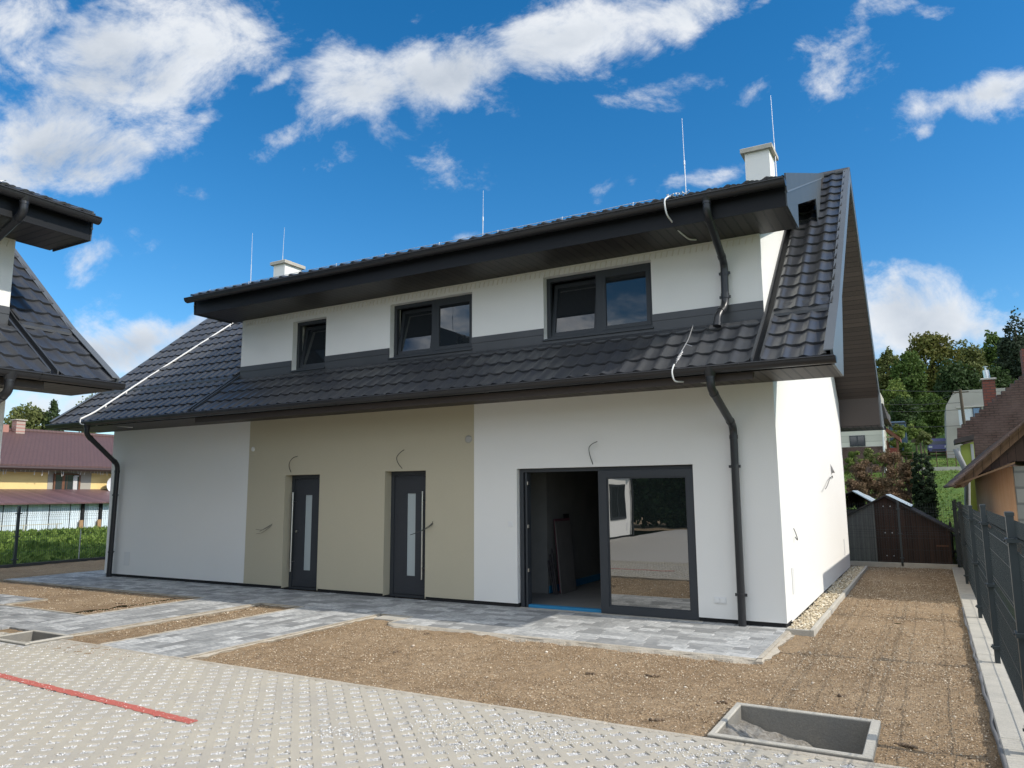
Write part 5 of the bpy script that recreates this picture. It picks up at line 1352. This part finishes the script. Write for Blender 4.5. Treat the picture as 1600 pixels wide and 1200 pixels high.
mb = MB(); mb.prism([(OX(2.2), 1.895), (OX(2.86), 2.165), (OX(4.4), 2.165), (OX(4.4), 2.3), (OX(3.14), 2.76), (OX(2.2), 1.91)], 'y', .20, .25); mb.build('gable_boards', WOODB, osd)
rp_ = [(OX(2.05), sx_(2.05)), (OX(RX_), sx_(RX_)), (OX(RX_), sx_(RX_) + .05), (OX(2.03), sx_(2.05) + .045)]
mb = MB(); mb.prism(rp_, 'y', .0, 12.6); ro_ = mb.build('roof', OLDWOOD, osd)
TILEOLD = mat('old_tiles', (.085, .052, .042), .9, vary=.8, vscale=4, vcol=(.15, .10, .075), bump=1, bscale=14, bdist=.03)
mb = MB(); z_ = .055
for k in range(7):
    x0 = 2.02 + k * .16; mb.prism([(OX(x0), sx_(x0) + .05), (OX(x0 + .19), sx_(x0 + .19) + .045), (OX(x0 + .19), sx_(x0 + .19) + .06), (OX(x0), sx_(x0) + .085)], 'y', -.05 - random.uniform(0, .03), 12.65)
mb.build('roof_tiles', TILEOLD, ro_)
mb = MB(); mb.prism([(OX(RX_), sx_(RX_)), (OX(5.0), 2.0), (OX(5.0), 2.06), (OX(RX_), sx_(RX_) + .07)], 'y', -.05, 12.6); mb.build('roof', TILEOLD, osd)
for y in (.12, 1.4, 2.7, 4.0, 5.3): k = MB(); k.beam((OX(2.12), y, sx_(2.12) - .05), (OX(3.10), y, sx_(3.10) - .05), .08, .10); k.build('rafter', OLDWOOD, osd)

# brick gable with a chimney, green house wall below it
BR = mat('brown_brick', (.095, .052, .042), .95, vary=.8, vscale=2, vcol=(.15, .10, .085), bump=.8, bscale=12, bdist=.03, brick=dict(c2=(.12, .075, .060), m=(.055, .036, .03), w=.24, h=.078, ms=.016))
bh = thing('brick_house', 'old brown brick gable with stepped edge behind the sheds at the right', 'house', (4, 18, 0))
pt = lambda px, py, Y=18: (lambda q: (q[0] - 4, q[2]))(at(px, py, Y))
edge = [pt(1496, 690), pt(1496, 674)]
n = 17
for i in range(n):
    u0, u1 = i / n, (i + 1) / n; a = pt(1496 + 118 * u0, 674 - 98 * u0); b = pt(1496 + 118 * u1, 674 - 98 * u1)
    edge += [(a[0], b[1]), (b[0], b[1])]
e_ = edge[-1]; poly = edge + [(e_[0] + 3, e_[1] + 1.5), (e_[0] + 6, 0), (pt(1520, 800)[0], 0), pt(1520, 700)]
mb = MB(); mb.prism(poly, 'y', 0, .35); mb.build('gable_wall', BR, bh)
REDB = mat('red_brick', (.26, .085, .055), .9, brick=dict(c2=(.22, .075, .05), m=(.13, .07, .055), w=.26, h=.095, ms=.016), bump=.5, bscale=20)
for pxa, pxb, py, nm in ((1534.5, 1554.5, 594, 1), (1596, 1630, 545, 0)):
    a, b = pt(pxa, py, 20), pt(pxb, py, 20); lowz = pt(pxa, 680, 20)[1]
    mb = MB(); mb.box(a[0], b[0], 2.0, 2.0 + (b[0] - a[0]), lowz, a[1]); c_ = mb.build('chimney', REDB, bh)
    if nm:
        k = MB(); k.bevbox(a[0] - .05, b[0] + .05, 1.95, 2.05 + (b[0] - a[0]), a[1], a[1] + .06, .02); k.build('cap', CONC, c_)
        cx = (a[0] + b[0]) / 2 - .02; k = MB(); k.tube([(cx, 2.2, a[1] + .05), (cx - .02, 2.2, a[1] + .36)], .095, 12); k.tube([(cx - .02, 2.2, a[1] + .36), (cx - .02, 2.2, a[1] + .47)], .03, 8); k.tube([(cx - .02, 2.2, a[1] + .47), (cx - .02, 2.2, a[1] + .485)], .08, 10); k.build('steel_flue', STEEL, c_)
gh = thing('green_house', 'narrow strip of lime green wall with a grey downpipe behind the old shed', 'house', (3, 17, 0))
gp_ = lambda px, py: (lambda q: (q[0] - 3, q[2]))(at(px, py, 17))
mb = MB(); a, b = gp_(1501, 696), gp_(1521, 690); mb.prism([(a[0], -.1), (b[0], -.1), (b[0], b[1]), (a[0], a[1])], 'y', 0, .4); mb.build('wall', mat('lime_plaster', (.36, .42, .09), .9, vary=.2), gh)
mb = MB(); a = gp_(1516, 694); b = gp_(1520.5, 694); mb.box(a[0], b[0], -.03, -.002, gp_(1516, 745)[1], a[1]); mb.build('corner_board', mat('pale_trim', (.55, .56, .52), .8), gh)
mb = MB(); mb.tube([(*((gp_(1493, 702))[:1]), -.30, gp_(1493, 702)[1]), (gp_(1497, 712)[0], -.30, gp_(1497, 712)[1]), (gp_(1505, 728)[0], -.2, gp_(1505, 728)[1]), (gp_(1511, 742)[0], -.12, gp_(1511, 742)[1]), (gp_(1511.5, 800)[0], -.12, gp_(1511.5, 800)[1])], .085, 10); mb.build('downpipe', mat('grey_pipe', (.33, .34, .34), .6), gh)
mb = MB(); a = gp_(1491, 694); mb.prism([(a[0], a[1] + .12), (gp_(1521, 690)[0], a[1] + .25), (gp_(1521, 690)[0], a[1] + .10), (a[0], a[1] - .02)], 'y', -.5, .4); mb.build('eave', RUST, gh)

# grey house on the slope
GH = thing('grey_house', 'plain grey house with flat roof and one blue window above the brick gable', 'house', (6, 62, hgt(6, 62)))
gq = lambda px, py, Y=62: (lambda q: (q[0] - 6, q[2] - hgt(6, 62)))(at(px, py, Y))
x0_, x1_ = gq(1478, 650)[0], gq(1478, 650)[0] + 11
poly = [(gq(1478, 720)[0], -1.5), (gq(1478, 634)[0], gq(1478, 634)[1]), gq(1491, 611), gq(1600, 604), (x1_, gq(1600, 604)[1]), (x1_, -1.5)]
mb = MB(); mb.prism(poly, 'y', 0, 8); mb.build('wall', mat('grey_house_render', (.40, .375, .335), .95, vary=.3, vscale=.5), GH)
a, b = gq(1497, 640), gq(1522, 664); mb = MB(); mb.box(a[0], b[0], -.02, -.001, b[1], a[1]); mb.build('pale_bay', mat('pale_bay_paint', (.50, .54, .55), .8), GH)
mb = MB(); a, b = gq(1493, 628), gq(1600, 632); mb.box(a[0], x1_, -.10, -.003, b[1], b[1] + .10); mb.build('string_course', mat('pale_course', (.48, .45, .40), .9), GH)
a, b = gq(1519, 637), gq(1535, 656); mb = MB(); mb.box(a[0], b[0], -.10, -.03, b[1], a[1]); w_ = mb.build('window', FRAME, GH)
a, b = gq(1520.5, 638.5), gq(1532, 655); mb = MB(); mb.box(a[0], b[0], -.12, -.101, b[1], a[1]); mb.build('pane', mat('blue_pane', (.09, .16, .26), .1, spec=.8), w_)
mb = MB()
for k in range(12):
    p = gq(1502 + k * 1.8, 658); mb.box(p[0] - .03, p[0] + .03, -.9, -.85, gq(1502, 668)[1], p[1])
p, q_ = gq(1502, 658), gq(1523, 658); mb.box(p[0], q_[0], -.92, -.83, p[1], p[1] + .07); mb.box(p[0], q_[0], -.92, -.02, gq(1502, 669)[1], gq(1502, 668)[1]); mb.build('balcony_rail', mat('pale_rail', (.55, .57, .58), .6), GH)
# pole and wires
pl_ = at(1507, 672, 44); zp = hgt(pl_[0], 44); tp_ = at(1500, 608, 44)
up = thing('utility_pole', 'thin leaning wooden utility pole in front of the grey house', 'pole', (pl_[0], 44, zp))
mb = MB(); mb.tube([(0.1, 0, -.2), (tp_[0] - pl_[0], 0, tp_[2] - zp)], [.12, .085], 10); mb.build('shaft', BARK, up)
mb = MB(); t0 = tp_[2] - zp; mb.beam((tp_[0] - pl_[0] - .45, 0, t0 - .2), (tp_[0] - pl_[0] + .45, 0, t0 - .2), .07, .07); mb.build('crossarm', BARK, up)
for k, (pya, pxb, pyb) in enumerate(((611, 1340, 606), (612, 1600, 607), (629, 1340, 630), (640, 1340, 641), (665, 1340, 664), (611, 1420, 640))):
    a = at(1501, pya, 44); b = at(pxb, pyb, 44 + (8 if k in (0, 1, 5) else 3)); mid = (a + b) / 2 - (0, 0, .12)
    mb = MB(); mb.tube([a, a * .75 + b * .25 - (0, 0, .09), mid, a * .25 + b * .75 - (0, 0, .09), b], .014, 5)
    tag(mb.build('overhead_wire', WIREB), 'thin dark overhead wire running to the leaning utility pole', 'wire', 'overhead wires')
# small house and its arbour
hs_ = thing('small_house', 'low pale house with a dark window and brick base under the gable soffit', 'house', (-2, 45, hgt(-2, 45)))
hq = lambda px, py, Y=45: (lambda q: (q[0] + 2, q[2] - hgt(-2, 45)))(at(px, py, Y))
a, b = hq(1240, 640), hq(1380, 697); mb = MB(); mb.box(a[0], b[0], 0, 6, b[1], a[1] + 1); mb.build('wall', mat('cream_siding', (.52, .50, .43), .9, stripes=(2, .42, .05, .6)), hs_)
mb = MB(); mb.box(a[0], b[0] - .02, -.05, 6, -.6, b[1] - .004); mb.build('brick_base', BR, hs_)
p, q_ = hq(1327, 681), hq(1352.5, 697); mb = MB(); mb.box(p[0], q_[0], -.05, -.002, q_[1], p[1]); w_ = mb.build('window', FRAME, hs_)
for u, v in ((.06, .46), (.54, .94)):
    k = MB(); k.box(p[0] + (q_[0] - p[0]) * u, p[0] + (q_[0] - p[0]) * v, -.06, -.051, q_[1] + .06, p[1] - .06); k.build('pane', DARKGLASS, w_)
mb = MB(); p = hq(1380, 650); mb.prism([(a[0] - .3, hq(1380, 655)[1]), (b[0] + .4, hq(1380, 655)[1]), (b[0] + .2, p[1] + .8), (a[0], p[1] + .8)], 'y', -.5, 6.5); mb.build('roof', RUST, hs_)
p, q_ = hq(1379, 660), hq(1382.5, 722); mb = MB(); mb.tube([(p[0], -.2, p[1]), (q_[0], -.2, -.5)], .07, 8); mb.build('downpipe', WPLASTIC, hs_)
ar = thing('garden_arbour', 'red brown wooden arbour overgrown with leaves beside the small house', 'arbour', (-.1, 46, hgt(-.1, 46)))
aq = lambda px, py, Y=46: (lambda q: (q[0] + .1, q[2] - hgt(-.1, 46)))(at(px, py, Y))
p, q_, r_ = aq(1383, 668), aq(1402, 690), aq(1392, 664)
mb = MB(); mb.prism([(p[0], p[1] - .25), (p[0], p[1] + .05), (q_[0] + .2, q_[1] + .25), (q_[0] + .2, q_[1])], 'y', -.3, 2.2); mb.build('roof', mat('red_tile', (.20, .075, .045), .9, vary=.7, vscale=4, vcol=(.10, .05, .035)), ar)
for x in (p[0] + .05, q_[0]):
    for y in (0, 2): k = MB(); k.box(x - .06, x + .06, y - .06, y + .06, -.4, q_[1] + .1); k.build('post', BROWNW, ar)
mb = MB(); mb.box(p[0], q_[0], -.05, .03, aq(1390, 714)[1], aq(1390, 700)[1]); mb.build('parapet', mat('red_paint', (.20, .05, .035), .8), ar)
mb = MB(); mb.box(p[0], q_[0], -.04, .02, aq(1390, 684)[1], aq(1390, 683)[1] + .06); mb.build('crossbar', mat('pale_bar', (.45, .38, .25), .8), ar)
sd2 = thing('satellite_dish', 'white satellite dish in front of the dark garden tree', 'satellite dish', tuple(at(1386.5, 653, 50)))
mb = MB(); pts = []
for i in range(4):
    r = .26 * i / 3
    for k in range(14): a = 2 * math.pi * k / 14; pts.append((r * math.cos(a) * .8, -.1 * (r / .26) ** 2, r * math.sin(a) * 1.3))
mb.add(pts, [(i * 14 + k, i * 14 + (k + 1) % 14, (i + 1) * 14 + (k + 1) % 14, (i + 1) * 14 + k) for i in range(3) for k in range(14)][::1], True); mb.build('dish', MATS['dish_white'], sd2)
mb = MB(); mb.tube([(0, .05, 0), (0, .3, -.4), (0, .3, -2.2)], .03, 6); mb.build('mast', GALV, sd2)
tk = at(1403, 668, 54); tank = thing('water_tank', 'dark blue water tank behind the arbour roof', 'tank', (tk[0], 54, at(1403, 672, 54)[2]))
mb = MB(); zt = at(1403, 659, 54)[2] - at(1403, 672, 54)[2]; mb.bevbox(-.55, .55, -.5, .6, -1.6, zt, .08); mb.build('body', mat('tank_blue', (.05, .09, .14), .6), tank)
mb = MB(); mb.box(-.59, .59, -.54, .64, zt - .18, zt - .10); mb.build('band', FENCE, tank)
# car parked across the slope
cp = at(1467, 710, 66); zc = hgt(cp[0], 66); car = thing('parked_car', 'small purple blue hatchback seen from the front above the lawn', 'car', (cp[0], 66, zc + .05))
PAINT = mat('purple_blue_paint', (.075, .075, .26), .35, spec=.6, coat=.5)
prof_ = [(-.82, .25), (-.84, .60), (-.80, .86), (-.62, 1.38), (-.50, 1.45), (.50, 1.45), (.62, 1.38), (.80, .86), (.84, .60), (.82, .25)]
mb = MB(); mb.prism(prof_[:3] + prof_[7:], 'y', -1.0, 2.6); mb.prism([(-.80, .861), (-.66, 1.38), (-.5, 1.46), (.5, 1.46), (.66, 1.38), (.80, .861)], 'y', -.1, 2.4)
mb.prism([(-.72, .28), (-.76, .55), (-.70, .80), (.70, .80), (.76, .55), (.72, .28)], 'y', -1.25, -1.0); mb.build('body', PAINT, car)
k = MB(); k.add([(-.70, -.32, .87), (.70, -.32, .87), (.56, .0, 1.38), (-.56, .0, 1.38), (-.70, -.11, .87), (.70, -.11, .87), (.56, -.101, 1.38), (-.56, -.101, 1.38)], [(0, 1, 2, 3), (0, 4, 5, 1), (1, 5, 6, 2), (3, 2, 6, 7), (0, 3, 7, 4)]); k.build('windscreen', DARKGLASS, car)
for s in (-1, 1):
    k = MB(); k.bevbox(s * .60 - .14, s * .60 + .14, -1.28, -1.2, .58, .74, .02); k.build('headlight', mat('lamp_glass', (.6, .62, .66), .15, spec=.8), car)
    k = MB(); k.box(s * .92 - .09, s * .92 + .09, -.28, -.18, .88, 1.0); k.build('mirror', PAINT, car)
    for y in (-.75, 1.7):
        k = MB(); k.tube([(s * .66, y, .30), (s * .86, y, .30)], .30, 16); wv_ = k.build('wheel', mat('tyre', (.02, .02, .02), .9), car); k = MB(); k.tube([(s * .861, y, .30), (s * .868, y, .30)], .18, 12); k.build('rim', GALV, wv_)
k = MB(); k.box(-.5, .5, -1.262, -1.252, .33, .46); k.build('grille', FENCE, car)
# wire fence along the lane
wf = thing('wire_fence', 'thin rusty wire fence with posts across the slope below the car', 'fence', (2, 46, hgt(2, 46)))
for px in (1405, 1425, 1445, 1462, 1478, 1492):
    p = at(px, 700, 46); k = MB(); x = p[0] - 2; z = hgt(p[0], 46) - hgt(2, 46); k.tube([(x, 0, z - .1), (x, 0, z + 1.25)], .03, 6); k.build('post', mat('rust', (.10, .06, .04), .9), wf)
mb = MB(); a, b = at(1400, 700, 46)[0] - 2, at(1500, 700, 46)[0] - 2
for z in (.1, .4, .7, 1.0, 1.2): mb.tube([(a, 0, z + hgt(2 + a, 46) - hgt(2, 46)), (b, 0, z + hgt(2 + b, 46) - hgt(2, 46))], .010, 4)
mb.build('wires', MATS['rust'], wf)
mb = MB(); mb.box(a, b, -.1, .1, -.4, .22); mb.build('base_wall', CONC, wf)
